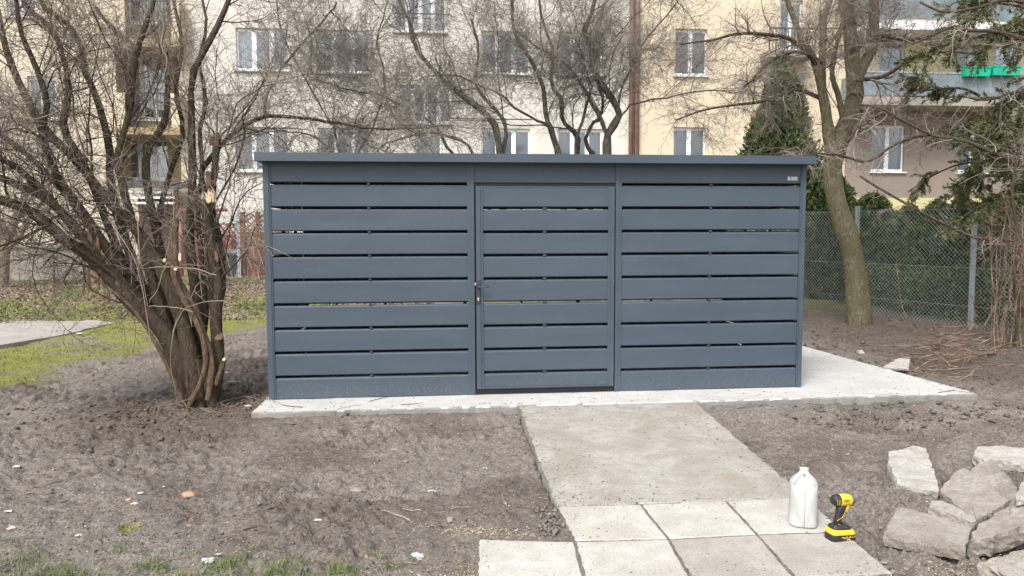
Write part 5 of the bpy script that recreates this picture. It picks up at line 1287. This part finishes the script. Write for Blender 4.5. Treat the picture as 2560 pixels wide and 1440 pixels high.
# grass: blades
def blades(name, x, y, h_, m, lab, wd=.0035, lean=.6):
    k = in_soil(x, y); x, y, h_ = x[k], y[k], h_[k]; n_ = len(x); z = ground_h(x, y)-.004; a = rr.uniform(0, 6.28, n_); ln = rr.uniform(.1, lean, n_)
    dx, dy = np.cos(a)*ln, np.sin(a)*ln; px_, py_ = -np.sin(a+rr.normal(size=n_)), np.cos(a+rr.normal(size=n_)); w_ = (wd*rr.uniform(.6, 1.4, n_))[:, None]
    b0 = np.stack([x, y, z], -1); pp = np.stack([px_, py_, np.zeros(n_)], -1); m1 = b0+np.stack([dx*.35, dy*.35, np.full(n_, .6)], -1)*h_[:, None]; t1 = b0+np.stack([dx, dy, 1-.35*ln], -1)*h_[:, None]
    V = np.stack([b0-pp*w_, b0+pp*w_, m1+pp*w_*.7, m1-pp*w_*.7, t1], 1).reshape(-1, 3); i = np.arange(n_)[:, None]*5
    o = npmesh(name, V, [i+np.array([[0, 1, 2, 3]]), i+np.array([[3, 2, 4]])], m); tag(o, lab, 'grass', kind='stuff')
tx, ty, th_ = [], [], []
for px_, py_, n_, rad, hh in [(70, 1385, 260, .07, .05), (150, 1422, 420, .09, .06), (175, 1440, 300, .1, .06), (300, 1362, 160, .06, .04), (385, 1410, 420, .07, .06), (560, 1415, 420, .07, .065), (600, 1395, 160, .05, .05), (690, 1420, 480, .07, .06), (712, 1405, 200, .06, .06), (480, 1385, 80, .04, .04), (848, 1432, 400, .06, .06), (950, 1392, 70, .03, .05), (985, 1420, 140, .04, .05), (690, 1365, 90, .03, .04), (255, 1340, 90, .06, .03), (20, 1360, 160, .08, .04), (20, 1430, 350, .12, .05), (780, 1410, 120, .05, .04), (40, 1244, 90, .06, .03), (460, 1440, 300, .08, .05), (760, 1445, 300, .08, .05), (620, 1445, 400, .1, .05), (290, 1440, 240, .1, .05), (1320, 1145, 30, .03, .02), (40, 1310, 60, .05, .03)]:
    p = G(px_, py_, -.09); n_ = int(n_*.42); tx.append(rr.normal(p[0], rad*.75, n_)); ty.append(rr.normal(p[1], rad*.6, n_)); th_.append(hh*rr.uniform(.35, 1.15, n_))
blades('grass', np.concatenate(tx), np.concatenate(ty), np.concatenate(th_), GRASS, 'bright green tufts of grass near the viewer', .0016, .9)
p = G(322, 1312, -.09); blades('moss_tuft', rr.normal(p[0], .03, 500), rr.normal(p[1], .02, 500), .025*rr.uniform(.4, 1.1, 500), MOSSB, 'small yellow green tuft of moss on the bare soil', .002, .9)
x = rr.uniform(-9, 0, 60000); y = rr.uniform(.8, 13, 60000); k = (moss_d(x, y)+.25*fbm(x, y, .6, 4, seed=3)) > 0; x, y = x[k], y[k]
blades('lawn', x, y, .03*rr.uniform(.4, 1.3, len(x)), MOSSB, 'mossy yellow green lawn at the left', .004, .8)
x = rr.uniform(-12, 1, 30000); y = rr.uniform(7.0, 14, 30000); k = fbm(x, y, 1.6, 3, seed=17) > .12; x, y = x[k], y[k]
blades('yard_grass', x, y, .07*rr.uniform(.4, 1.3, len(x)), GRASS, 'patchy green grass over the yard at the back left', .006, .8)

# fallen twigs, each its own thing
def stick(name, pts, r0, m, lab, cat_, grp, fork=True, lift=.004):
    P = resample(pts, 9); tb = TB(); tb.add(P[None], np.linspace(r0, r0*.55, 9)[None], 5)
    if fork:
        C = children(P[None], np.full((1, 9), r0*.6), n=rr.integers(1, 4), length=np.linalg.norm(P[-1]-P[0])*.25, ang=(.4, .9), K=4, wob=.2, trop=(0, 0, .02), rr=rr, ratio=.8, rmin=.0012); C[0][:, :, 2] = np.maximum(C[0][:, :, 2], P[:, 2].min()); tb.add(C[0], C[1], 4)
    o = tb.build(name, m); tag(o, lab, cat_, grp); return o
def ground_stick(x, y, L, a, r0, bend=.12, up=0):
    n_ = 5; t = np.linspace(-.5, .5, n_); b_ = rr.normal()*bend
    xs = x+L*t*math.cos(a)-L*b_*(1-4*t*t)*.5*math.sin(a); ys = y+L*t*math.sin(a)+L*b_*(1-4*t*t)*.5*math.cos(a)
    zs = ground_h(xs, ys); inn = ~in_soil(xs, ys); zs = np.where(inn, .0, zs); zs = np.maximum(zs, zs.mean()*.5+zs*.5)+r0*1.1+up*(t+.5)
    return np.stack([xs, ys, zs], -1)
TL = 'thin brown dead twig lying on the bare soil'
pxs = [(210, 1152, .32, .55), (130, 1210, .22, .9), (97, 1245, .12, .1), (700, 1268, .16, .6), (640, 1318, .14, .05), (450, 1395, .22, .3), (560, 1355, .12, 1.3), (480, 1425, .2, .1), (860, 1250, .22, 1.0), (870, 1225, .16, .4), (985, 1230, .14, .7), (950, 1265, .16, 2.3), (980, 1285, .3, 2.4),
       (1030, 1275, .14, 2.5), (1155, 1275, .12, .0), (1000, 1075, .3, .3), (1110, 1080, .25, .1), (1050, 1090, .2, 1.5), (1190, 1075, .4, 2.6), (1265, 1070, .25, 3.1), (960, 1020, .35, .8), (870, 1045, .3, .7), (905, 1060, .2, .2), (1250, 1140, .25, 3.1), (880, 1110, .25, 2.9), (1030, 1035, .2, .3),
       (730, 1040, .25, 2.6), (640, 1015, .2, 2.9), (690, 1330, .2, .1), (2130, 1060, .4, .2), (2330, 1090, .9, .1), (2480, 1105, .7, .2), (2350, 1040, .8, 3.0), (2200, 1010, .3, 2.7), (2450, 1010, .35, 2.3), (2000, 1150, .2, 2.4), (1970, 1190, .12, 2.1), (2140, 1390, .15, .2), (2390, 1000, .5, .3), (1880, 1030, .3, .1),
       (300, 1120, .25, .6), (250, 1010, .3, .3), (330, 980, .4, 2.7), (420, 1045, .3, 2.2), (600, 1060, .3, 2.8), (180, 1060, .2, .1), (1020, 1430, .35, 2.3), (1000, 1405, .2, 2.6), (620, 1240, .12, 2.0), (760, 1120, .2, .5), (520, 1150, .15, .2)]
for px_, py_, L, a in pxs:
    p = G(px_, py_, -.09); stick('fallen_twig', ground_stick(p[0], p[1], L, a, .004), rr.uniform(.0022, .0045), PILE if rr.random() < .6 else TWIG, TL, 'twig', 'thin dead twigs scattered on the soil')
# heap of cut sticks against the fence
for k in range(75):
    px_ = 2385+rr.normal()*62; py_ = 893+rr.normal()*24
    p = G(px_, min(max(py_, 845), 965), 0.0); a = rr.normal(.1, .95); L = rr.uniform(.2, 1.0); q = ground_stick(p[0], p[1], L, a, .01, .2, rr.uniform(0, .16)); q[:, 2] += rr.random()*.10
    stick('cut_stick', q, rr.uniform(.003, .010), PILE, 'dead brown cut stick in the heap at the foot of the wire fence', 'stick', 'heap of cut sticks at the foot of the wire fence')
for pts, r_ in (([(2418, 905), (2440, 850), (2475, 790), (2520, 700), (2548, 640)], .018), ([(2400, 880), (2425, 840), (2438, 790), (2430, 740)], .009), ([(2300, 850), (2260, 780), (2245, 700), (2240, 640)], .006), ([(2490, 900), (2510, 800), (2530, 700), (2535, 610)], .012), ([(2520, 880), (2500, 820), (2528, 740), (2560, 690)], .007)):
    P = [AT(a, b_, 3.3+.1*i) for i, (a, b_) in enumerate(pts)]
    stick('leaning_branch', P, r_, PILE, 'dead branch from the stick heap leaning up against the wire fence', 'branch', 'dead branches leaning on the fence at the right')
# sticks round the foot of the shrub
for k in range(34):
    x, y = rr.normal(-.62, .42), rr.normal(-.05, .22)
    if not in_soil(np.array([x]), np.array([y]))[0]: continue
    stick('fallen_stick', ground_stick(x, y, rr.uniform(.2, .55), rr.uniform(0, 3.1), .005, .2, rr.uniform(0, .12)), rr.uniform(.0025, .006), PILE, 'broken stick lying around the foot of the old shrub', 'stick', 'broken sticks around the foot of the old shrub')

# chaff: short straws and bark bits lying about on the soil
x, y = frustum_pts(7000, -4.0, 5.0, 1.4); k = in_soil(x, y) & soilk(x, y); x, y = x[k], y[k]; n_ = len(x); L = .012+.05*rr.random(n_)**2.5; a = rr.uniform(0, 3.14, n_)
A_ = np.stack([x-np.cos(a)*L/2, y-np.sin(a)*L/2, ground_h(x-np.cos(a)*L/2, y-np.sin(a)*L/2)+.002], -1); B_ = np.stack([x+np.cos(a)*L/2, y+np.sin(a)*L/2, ground_h(x+np.cos(a)*L/2, y+np.sin(a)*L/2)+.004], -1)
V, Fq = tubes(np.stack([A_, B_], 1), np.broadcast_to((.0007+.0012*rr.random(n_))[:, None], (n_, 2)), 3)
tag(npmesh('chaff', V, Fq, scat('dry_straw', [(.3, (.14, .10, .07)), (.5, (.28, .22, .16)), (.7, (.5, .43, .33))], 12)), 'short straws and bark bits scattered over the bare soil', 'debris', kind='stuff')

# crumpled scraps, stones, brick piece
def scrap(px_, py_, s, m, name, lab, cat_, seed, h_=.4, onz=None, grp=None):
    r2 = np.random.default_rng(seed); p = G(px_, py_, -.085); z = hz(p[0], p[1]) if onz is None else onz; n_ = 6; mb = MB()
    vs = []; g_ = np.linspace(-.5, .5, n_)
    for i in range(n_):
        for j in range(n_):
            e = 1-.5*(g_[i]**2+g_[j]**2)*2
            vs.append((p[0]+s*(g_[i]+r2.normal()*.09), p[1]+s*.75*(g_[j]+r2.normal()*.09), z+s*h_*max(.02, .18+r2.random()*.5*e)))
    idx = lambda i, j: i*n_+j
    mb.add(vs, [(idx(i, j), idx(i+1, j), idx(i+1, j+1), idx(i, j+1)) for i in range(n_-1) for j in range(n_-1) if not (i in (0, n_-2) and j in (0, n_-2) and r2.random() < .6)])
    o = mb.build(name, m, recalc=False); md_ = o.modifiers.new('thick', 'SOLIDIFY'); md_.thickness = .0015; tag(o, lab, cat_, grp); return o
PLAS = simple('white_plastic_scrap', (.5, .49, .47), .5, 0, .25, 40); BLUE = simple('blue_scrap', (.15, .25, .34), .5, 0, .2, 20); GRN = simple('green_scrap', (.12, .26, .2), .5, 0, .2, 20)
for i, (px_, py_, s, lb) in enumerate([(42, 1163, .07, 'crumpled white plastic scrap on soil at the left edge, beside the brown twig'), (65, 1170, .05, 'small white plastic scrap just right of the larger one by the twig'), (350, 1225, .05, 'upright white plastic scrap up and left of the orange brick piece'), (335, 1250, .06, 'folded white plastic scrap below left of the orange brick piece'), (20, 1278, .06, 'white paper scrap at the left edge below the brown twig'), (32, 1312, .08, 'larger grey white plastic sheet scrap at the left edge'), (197, 1328, .05, 'white plastic scrap left of the yellow green moss tuft'), (795, 1298, .06, 'white crumpled scrap on the soil in the lower middle, alone'),
                                       (520, 1398, .09, 'large torn white plastic scrap among the grass tufts'), (1080, 1222, .07, 'white plastic scrap between twigs left of the concrete path'), (677, 1197, .04, 'small white scrap on open soil above the lone crumpled one'), (988, 1110, .05, 'tiny white scrap on soil in front of the shed'), (1212, 1172, .05, 'white scrap on soil just left of the path edge'), (620, 1028, .09, 'white plastic scrap against the left end of the slab'), (545, 1388, .04, 'little white star shaped scrap above the large torn one'), (1040, 1385, .12, 'pale chunk of torn white foil left of the protruding paver'), (870, 1050, .07, 'pale scrap on soil below the left shed bay'), (2385, 925, .1, 'white plastic scrap near the heap of sticks'), (200, 843, .16, 'white litter on the mossy lawn left of the shrub'), (560, 930, .12, 'white plastic scrap lying between the shrub and the shed')]):
    scrap(px_, py_, s*.68, PLAS, 'plastic_scrap', lb, 'plastic scrap', 200+i, .5, None, 'white plastic scraps littering the soil')
scrap(295, 1320, .04, BLUE, 'plastic_scrap', 'blue plastic scrap beside the yellow green moss tuft', 'plastic scrap', 300); scrap(588, 955, .13, GRN, 'plastic_scrap', 'green plastic scrap in the soil between shrub and shed', 'plastic scrap', 301)
scrap(865, 1408, .06, simple('dark_grey_scrap', (.12, .13, .14), .5), 'plastic_scrap', 'flat dark grey scrap above the grass tuft left of the pavers', 'plastic scrap', 302, .25); scrap(352, 1130, .06, GRN, 'plastic_scrap', 'pale green scrap pressed into the soil left of centre', 'plastic scrap', 303, .2)
def rock(px_, py_, s, m, name, lab, cat_, seed, sq=(1, .8, .6), zz=None, grp=None):
    r2 = np.random.default_rng(seed); p = G(px_, py_, -.085); z = hz(p[0], p[1]) if zz is None else zz
    bm = bmesh.new(); bmesh.ops.create_icosphere(bm, subdivisions=3, radius=.5)
    off = r2.random(3)*10
    for v in bm.verts:
        c_ = v.co*2; n_ = .16*math.sin(c_.x*3+off[0])*math.cos(c_.y*2.4+off[1])+.12*math.sin(c_.z*4+off[2]+c_.x*2)+.03*r2.normal()
        q = v.co*(1+n_); mx_ = max(abs(q.x), abs(q.y), abs(q.z)); q = q*(.75+.25*.5/max(mx_, .01)*1.0)
        v.co = Vector((q.x*s*sq[0], q.y*s*sq[1], max(-.1*s, q.z*s*sq[2])))
    a = r2.uniform(0, 3); bmesh.ops.rotate(bm, verts=bm.verts, matrix=Matrix.Rotation(a, 3, 'Z'))
    me = bpy.data.meshes.new(name); bm.to_mesh(me); bm.free(); me.materials.append(m); o = link(bpy.data.objects.new(name, me)); o.location = (p[0], p[1], z+s*sq[2]*.2); tag(o, lab, cat_, grp); return o
BRICK = scat('brick_piece', [(.35, (.30, .15, .09)), (.5, (.50, .24, .12)), (.65, (.42, .36, .30))], 9)
rock(472, 1230, .085, BRICK, 'brick_fragment', 'orange broken brick fragment lying on the soil', 'brick', 1)
rock(322, 1240, .04, BRICK, 'brick_fragment', 'small brownish brick crumb beside the folded white scrap', 'brick', 2)
rock(890, 1215, .09, RUB, 'stone', 'flat grey brown stone on the soil next to forked twigs', 'stone', 3, (1, .6, .4)); rock(1042, 1385, .07, RUBP, 'stone', 'pale stone left of the protruding paver', 'stone', 4, (1, .6, .4))
rock(1125, 1292, .05, RUB, 'stone', 'small grey stone beside the sawdust streak', 'stone', 5); rock(2150, 905, .12, RUBP, 'stone', 'pale rounded stone by the right edge of the slab', 'stone', 6, (1, .6, .5), .02); rock(1745, 1225, .03, RUB, 'stone', 'little dirt lump lying on the concrete path', 'stone', 7, (1, .6, .3), -.047)
p = AT(2490, 648, 5.0); o = rock(2500, 900, .22, BRICK, 'brick_fragment', 'orange tile piece caught behind the wire fence at the right', 'brick', 9, (1, .5, .4)); o.location = (p[0], 5.0, p[2]-.03)

n_ = 260; q_ = np.array([G(a, b_, -.09)[:2] for a, b_ in zip(rr.uniform(2200, 2600, n_), rr.uniform(1130, 1450, n_))]); blobs('rubble_chips', q_[:, 0], q_[:, 1], .008+.035*rr.random(n_)**3, RUB, 'small chips of broken concrete on the soil around the rubble heap', 'rubble chips', .6, .2)
# ------------------------------------------------------------------ heap of broken concrete slabs
def chunk(top, th, m, lab, seed, under=(0, 0), amp=.006, n=16):
    amp = amp*.62
    """top: [(px,py,z)] corners of the upper face; th thickness; the body is subdivided and roughened"""
    r2 = np.random.default_rng(seed); P = [G(a, b_, z) for a, b_, z in top]; c_ = sum(P)/len(P)
    rim = []
    def tz(p): return p+np.array([0, 0, amp*.9*float(fbm(np.array([p[0]]), np.array([p[1]]), .06, 3, .6, seed=seed)[0])])
    for i in range(len(P)):
        a, b_ = P[i], P[(i+1) % len(P)]; L = np.linalg.norm(b_-a); k = max(2, int(L/.022)); nn = np.cross(b_-a, [0, 0, 1]); nn /= np.linalg.norm(nn)+1e-9
        ph = r2.random()*6
        for j in range(k): rim.append(a+(b_-a)*j/k+nn*(r2.normal()*amp*.5+amp*math.sin(j*.8+ph))*(1 if j else 0))
    nr = len(rim); rings = []; nl = max(3, int(th/.018)); dn = np.array([under[0], under[1], -th])
    for q in (.25, .5, .7, .85, .96): rings.append([tz(c_+(p-c_)*q) for p in rim])
    for l in range(nl+1):
        u = l/nl; rings.append([p+dn*u+(r2.normal(size=3)*amp*.5 if 0 < l else r2.normal(size=3)*amp*.12) + (c_-p)*(.015 if l == 0 else (.0+.04*u*u)) for p in rim])
    vs = [tz(c_)]+[q for r_ in rings for q in r_]; fs = [(0, 1+i, 1+(i+1) % nr) for i in range(nr)]
    for l in range(len(rings)-1): fs += [(1+l*nr+i, 1+(l+1)*nr+i, 1+(l+1)*nr+(i+1) % nr, 1+l*nr+(i+1) % nr) for i in range(nr)]
    fs.append(tuple(1+(len(rings)-1)*nr+i for i in range(nr)))
    mb = MB(); mb.add(vs, fs); o = mb.build('broken_slab', m); tag(o, lab, 'broken slab', 'broken concrete slabs heaped at the right')
    return o
def Zf(lst, f=3.429, ox=1840, oy=1020): return [(ox+a/f, oy+b_/f, z) for a, b_, z in lst]
chunk(Zf([(1380, 632, -.03), (1745, 690, -.03), (1700, 540, -.02), (1630, 345, -.01), (1520, 318, .0), (1440, 350, -.01), (1310, 372, -.01), (1305, 480, -.02)]), .07, RUBP, 'pale ribbed broken slab piece at the upper left of the rubble heap', 1, (-.01, .0), .006)
chunk(Zf([(2030, 400, .0), (2120, 450, .0), (2300, 455, .0), (2560, 470, .0), (2700, 400, .0), (2500, 345, .0), (2250, 326, .0), (2060, 330, .0)]), .07, RUBP, 'whitish broken slab piece at the right edge, farthest back in the heap', 2, (0, 0), .010)
chunk(Zf([(2290, 800, -.02), (2420, 740, .03), (2415, 690, .04), (2320, 570, .04), (2185, 430, .03), (2070, 480, .01), (1985, 560, -.01), (2100, 640, -.02)]), .05, RUB, 'brown dirty broken slab lying behind the middle of the heap', 3, (0, 0), .008)
chunk(Zf([(1740, 700, -.05), (1900, 845, -.055), (2060, 960, -.05), (2200, 900, -.03), (2340, 800, .0), (2120, 600, .02), (1940, 510, .02), (1850, 580, -.01)]), .05, RUB, 'brown broken slab with a pale rubbed patch in the middle of the heap', 4, (0, 0), .008)
chunk(Zf([(1650, 850, .0), (1800, 895, .0), (2000, 975, -.01), (2062, 968, -.01), (2050, 930, -.0), (1900, 850, .01), (1765, 795, .02), (1668, 790, .01)]), .05, RUB, 'narrow broken strip of slab resting on the flat brown piece', 5, (0, 0), .010)
chunk(Zf([(1262, 1075, -.045), (1500, 1120, -.045), (1975, 1200, -.04), (2010, 1080, -.04), (2030, 1000, -.04), (1700, 920, -.04), (1500, 868, -.04), (1395, 850, -.04), (1330, 940, -.045)]), .07, RUB, 'large flat brown broken slab nearest the impact driver', 6, (.0, .0), .006)
chunk(Zf([(1990, 1150, -.0), (2230, 1090, .02), (2480, 1000, .05), (2760, 900, .08), (2700, 700, .10), (2480, 700, .09), (2340, 830, .04), (2100, 990, .0), (2030, 1060, -.01)]), .10, RUB, 'thick broken slab at the right edge leaning over the flat brown piece', 7, (.0, .0), .010)
chunk(Zf([(2070, 1330, -.0), (2300, 1400, .0), (2700, 1500, .0), (2700, 1160, .03), (2469, 1215, .02), (2200, 1285, .01)]), .10, RUB, 'thick broken slab in the bottom right corner of the view', 8, (.0, .0), .012)
chunk(Zf([(2400, 760, .12), (2469, 730, .14), (2600, 690, .16), (2600, 560, .17), (2470, 600, .15), (2430, 680, .13)]), .06, RUBP, 'pale broken slab piece on top of the heap at the right edge', 9, (.0, .0), .008)
chunk([(2208, 916, .03), (2272, 920, .02), (2276, 893, .06), (2245, 896, .05)], .035, RUBP, 'pale broken slab fragment beyond the right corner of the concrete slab', 10, (0, 0), .006)

# ------------------------------------------------------------------ white plastic canister
def srect(hx, hy, n_=28, e=3.4):
    return [(hx*abs(math.cos(t))**(2/e)*math.copysign(1, math.cos(t)), hy*abs(math.sin(t))**(2/e)*math.copysign(1, math.sin(t))) for t in [2*math.pi*k/n_ for k in range(n_)]]
jb = G(2009, 1322, ZT); Hj = 0.0
top = AT(2009, 1187, jb[1])[2]; Hj = top-ZT; Wj = (AT(2042, 1300, jb[1])[0]-AT(1975, 1300, jb[1])[0])/2
rt = empty('plastic_canister', (jb[0], jb[1], ZT)); tag(rt, 'white plastic canister standing on the pavers, dusty, seen end on', 'canister')
m, n, b = mat('milky_plastic'); c = coords(n); n.links.new(ramp(n, noise(n, coords(n, (1, 1, .25)), 14, 6, .7), [(.35, (.42, .42, .40)), (.6, (.57, .58, .57))]), b.inputs['Base Color']); b.inputs['Roughness'].default_value = .42
b.inputs['Subsurface Weight'].default_value = .15; b.inputs['Subsurface Radius'].default_value = (.02, .02, .02)
sd_ = ramp(n, noise(n, coords(n, (3, 3, .6)), 30, 5, .8), [(.62, (0, 0, 0)), (.75, (1, 1, 1))]); bump(n, b, sd_, .2, .003)
mb = MB(); prof = [(0, .86, .86), (.012, .96, .97), (.03, 1, 1), (.12, .98, .99), (.35, .985, 1), (.60, .98, .99), (.72, .98, .96), (.77, .95, .88), (.82, .80, .70), (.88, .57, .45), (.93, .38, .28), (.97, .24, .16), (1.0, .13, .08)]
rg = []
for u, a, b2 in prof: rg.append([(jb[0]+x, jb[1]+.10+y, ZT+Hj*u) for x, y in srect(Wj*a, .10*b2, 28, 4 if u < .75 else 2.6)])
mb.loft(rg); mb.build('canister_body', m, rt, smooth=True, sub=1)
mb = MB(); zz = [ZT+Hj*u for u in (.03, .3, .6, .75, .86, .95, 1.0)]; yy = [jb[1]+.10-.1*q for q in (1.0, 1.01, 1.005, .98, .55, .2, .1)]
mb.tube([(jb[0]+.002, y, z) for y, z in zip(yy, zz)], .0022, 6); mb.build('mould_seam', m, rt, smooth=True)
for s in (-1, 1):
    mb = MB(); mb.tube([(jb[0]+s*Wj*.25, jb[1]+.06, ZT+Hj*.945), (jb[0]+s*Wj*.5, jb[1]+.045, ZT+Hj*.86), (jb[0]+s*Wj*.72, jb[1]+.02, ZT+Hj*.79)], .0035, 6); mb.build('shoulder_rib', m, rt, smooth=True)
mb = MB(); mb.tube([(jb[0]+.004, jb[1]+.14, ZT+Hj*.90), (jb[0]+.004, jb[1]+.15, ZT+Hj*.985)], .024, 16); mb.build('screw_cap', simple('grey_cap', (.5, .5, .5), .5), rt)
mb = MB(); mb.tube([(jb[0], jb[1]+.055, ZT+Hj*.93), (jb[0], jb[1]+.05, ZT+Hj*.99), (jb[0], jb[1]+.10, ZT+Hj*.995), (jb[0], jb[1]+.14, ZT+Hj*.96)], .006, 8); mb.build('handle', m, rt, smooth=True)
rt.rotation_euler.z = -math.atan2(jb[0]-CAM[0], jb[1]-CAM[1])+.06

# ------------------------------------------------------------------ impact driver (facing right)
YEL = simple('yellow_tool_plastic', (.78, .52, .03), .45, 0, .12, 30); BLK = simple('black_tool_rubber', (.022, .022, .025), .55, 0, .2, 40); GRYM = simple('grey_tool_metal', (.17, .17, .18), .4, .6, .15, 30)
db = G(2100, 1350, ZT); sc_ = (db[1]-CAM[1])/F*1.0
ang = R(8)
def D(px_, py_, dy=0):
    """point of the tool: picture pixel at the tool's own depth, dy metres behind its middle plane"""
    p = AT(px_, py_, db[1]+.02); c_, s_ = math.cos(ang), math.sin(ang); x = p[0]-db[0]; return (db[0]+x*c_-dy*s_, db[1]+.02+x*s_+dy*c_, p[2])
rt = empty('impact_driver', (db[0], db[1]+.02, ZT)); tag(rt, 'yellow and black cordless impact driver standing upright on the grey paver', 'power tool')
def seclot(rows_, n_=20, e=3): 
    """rows: (px_left, px_right, py, half depth) -> stacked superellipse rings"""
    rg = []
    for l, r_, y_, hd_ in rows_:
        cx = (l+r_)/2; hw_ = (r_-l)/2
        rg.append([D(cx+hw_*abs(math.cos(t))**(2/e)*math.copysign(1, math.cos(t)), y_, hd_*abs(math.sin(t))**(2/e)*math.copysign(1, math.sin(t))) for t in [2*math.pi*k/n_ for k in range(n_)]])
    return MB().loft(rg)
def barrel(cols, n_=20):
    """cols: (px, py_centre, half height px, half depth m)"""
    rg = []
    for x_, y_, hh, hd_ in cols: rg.append([D(x_, y_-hh*math.cos(t), hd_*math.sin(t)) for t in [2*math.pi*k/n_ for k in range(n_)]])
    return MB().loft(rg)
bz = AT(2100, 1354, db[1]+.02)
seclot([(2070, 2130, 1351, .040), (2067, 2133, 1347, .043), (2067, 2133, 1335, .043), (2069, 2132, 1331, .042)], e=5).build('battery', BLK, rt, smooth=False, bevel=.002)
seclot([(2068, 2133, 1331, .044), (2068, 2132, 1326, .044), (2073, 2126, 1319, .040)], e=5).build('battery_cover', YEL, rt, smooth=False, bevel=.0015)
seclot([(2074, 2124, 1321, .038), (2073, 2125, 1316, .037), (2076, 2118, 1311, .030), (2084, 2106, 1308, .020)], e=4).build('battery_foot', BLK, rt, smooth=True)
seclot([(2084, 2104, 1312, .019), (2085, 2102, 1300, .017), (2088, 2106, 1288, .017), (2091, 2112, 1275, .018), (2092, 2118, 1262, .020)], e=2.6).build('grip', BLK, rt, smooth=True)
for (a, b2) in (((2086, 1298), (2100, 1290)), ((2100, 1290), (2106, 1281)), ((2088, 1306), (2098, 1310))):
    mb = MB(); p, q = D(*a, -.020), D(*b2, -.0205); mb.bar(p, q, .0018, .0018); mb.build('grip_trim', YEL, rt)
barrel([(2079, 1250, 5, .012), (2080, 1250, 10, .022), (2084, 1250, 13, .027), (2092, 1250, 14.5, .029), (2098, 1250, 14.5, .029)]).build('motor_cap', BLK, rt, smooth=True)
barrel([(2097, 1250, 14.6, .0295), (2106, 1250, 14.8, .0295), (2116, 1250, 14.6, .029), (2126, 1251, 14.0, .028), (2127, 1251, 13, .026)]).build('housing', YEL, rt, smooth=True)
barrel([(2126.5, 1251, 13.2, .0265), (2131, 1252, 12, .024), (2136, 1253, 9, .018), (2139, 1253, 6, .012), (2140, 1253, 4, .008)]).build('nose_cone', GRYM, rt, smooth=True)
barrel([(2139.5, 1253, 3.4, .007), (2144, 1253.3, 3.2, .0066), (2145, 1253.5, 1.4, .003), (2151, 1253.7, 1.3, .0028), (2151.6, 1253.7, .7, .001)]).build('driver_bit', GRYM, rt, smooth=True)
seclot([(2112, 2126, 1262, .016), (2111, 2122, 1270, .013), (2110, 2119, 1279, .010), (2110, 2115, 1283, .006)], e=3).build('trigger', YEL, rt, smooth=True)
mb = MB(); 
for k in range(3): mb.bar(D(2083.5+k*4, 1245, -.0305+.0015*abs(k-2)), D(2085+k*4, 1258, -.0300+.0015*abs(k-2)), .0012, .004)
mb.build('vent_slot', YEL, rt)
mb = MB()
for a, b2 in (((2101, 1246), (2119, 1246)), ((2101, 1250), (2115, 1250))): mb.bar(D(*a, -.0300), D(*b2, -.0300), .001, .0032)
mb.build('rating_mark', BLK, rt)
mb = MB(); mb.bar(D(2104, 1334, -.0450), D(2114, 1345, -.0455), .002, .004); mb.bar(D(2114, 1334, -.0450), D(2104, 1345, -.0455), .002, .004); mb.bar(D(2090, 1336, -.0440), D(2103, 1337, -.0450), .002, .003); mb.bar(D(2116, 1337, -.0445), D(2127, 1335, -.0440), .002, .003); mb.build('battery_mark', YEL, rt)
mb = MB(); mb.tube([D(2085, 1296, -.0), D(2080, 1291, -.0), D(2083, 1301, 0)], .0025, 6); mb.build('belt_hook', GRYM, rt)
mb = MB(); mb.bar(D(2104, 1314, -.03), D(2120, 1318, -.030), .006, .006); mb.build('battery_latch', YEL, rt)
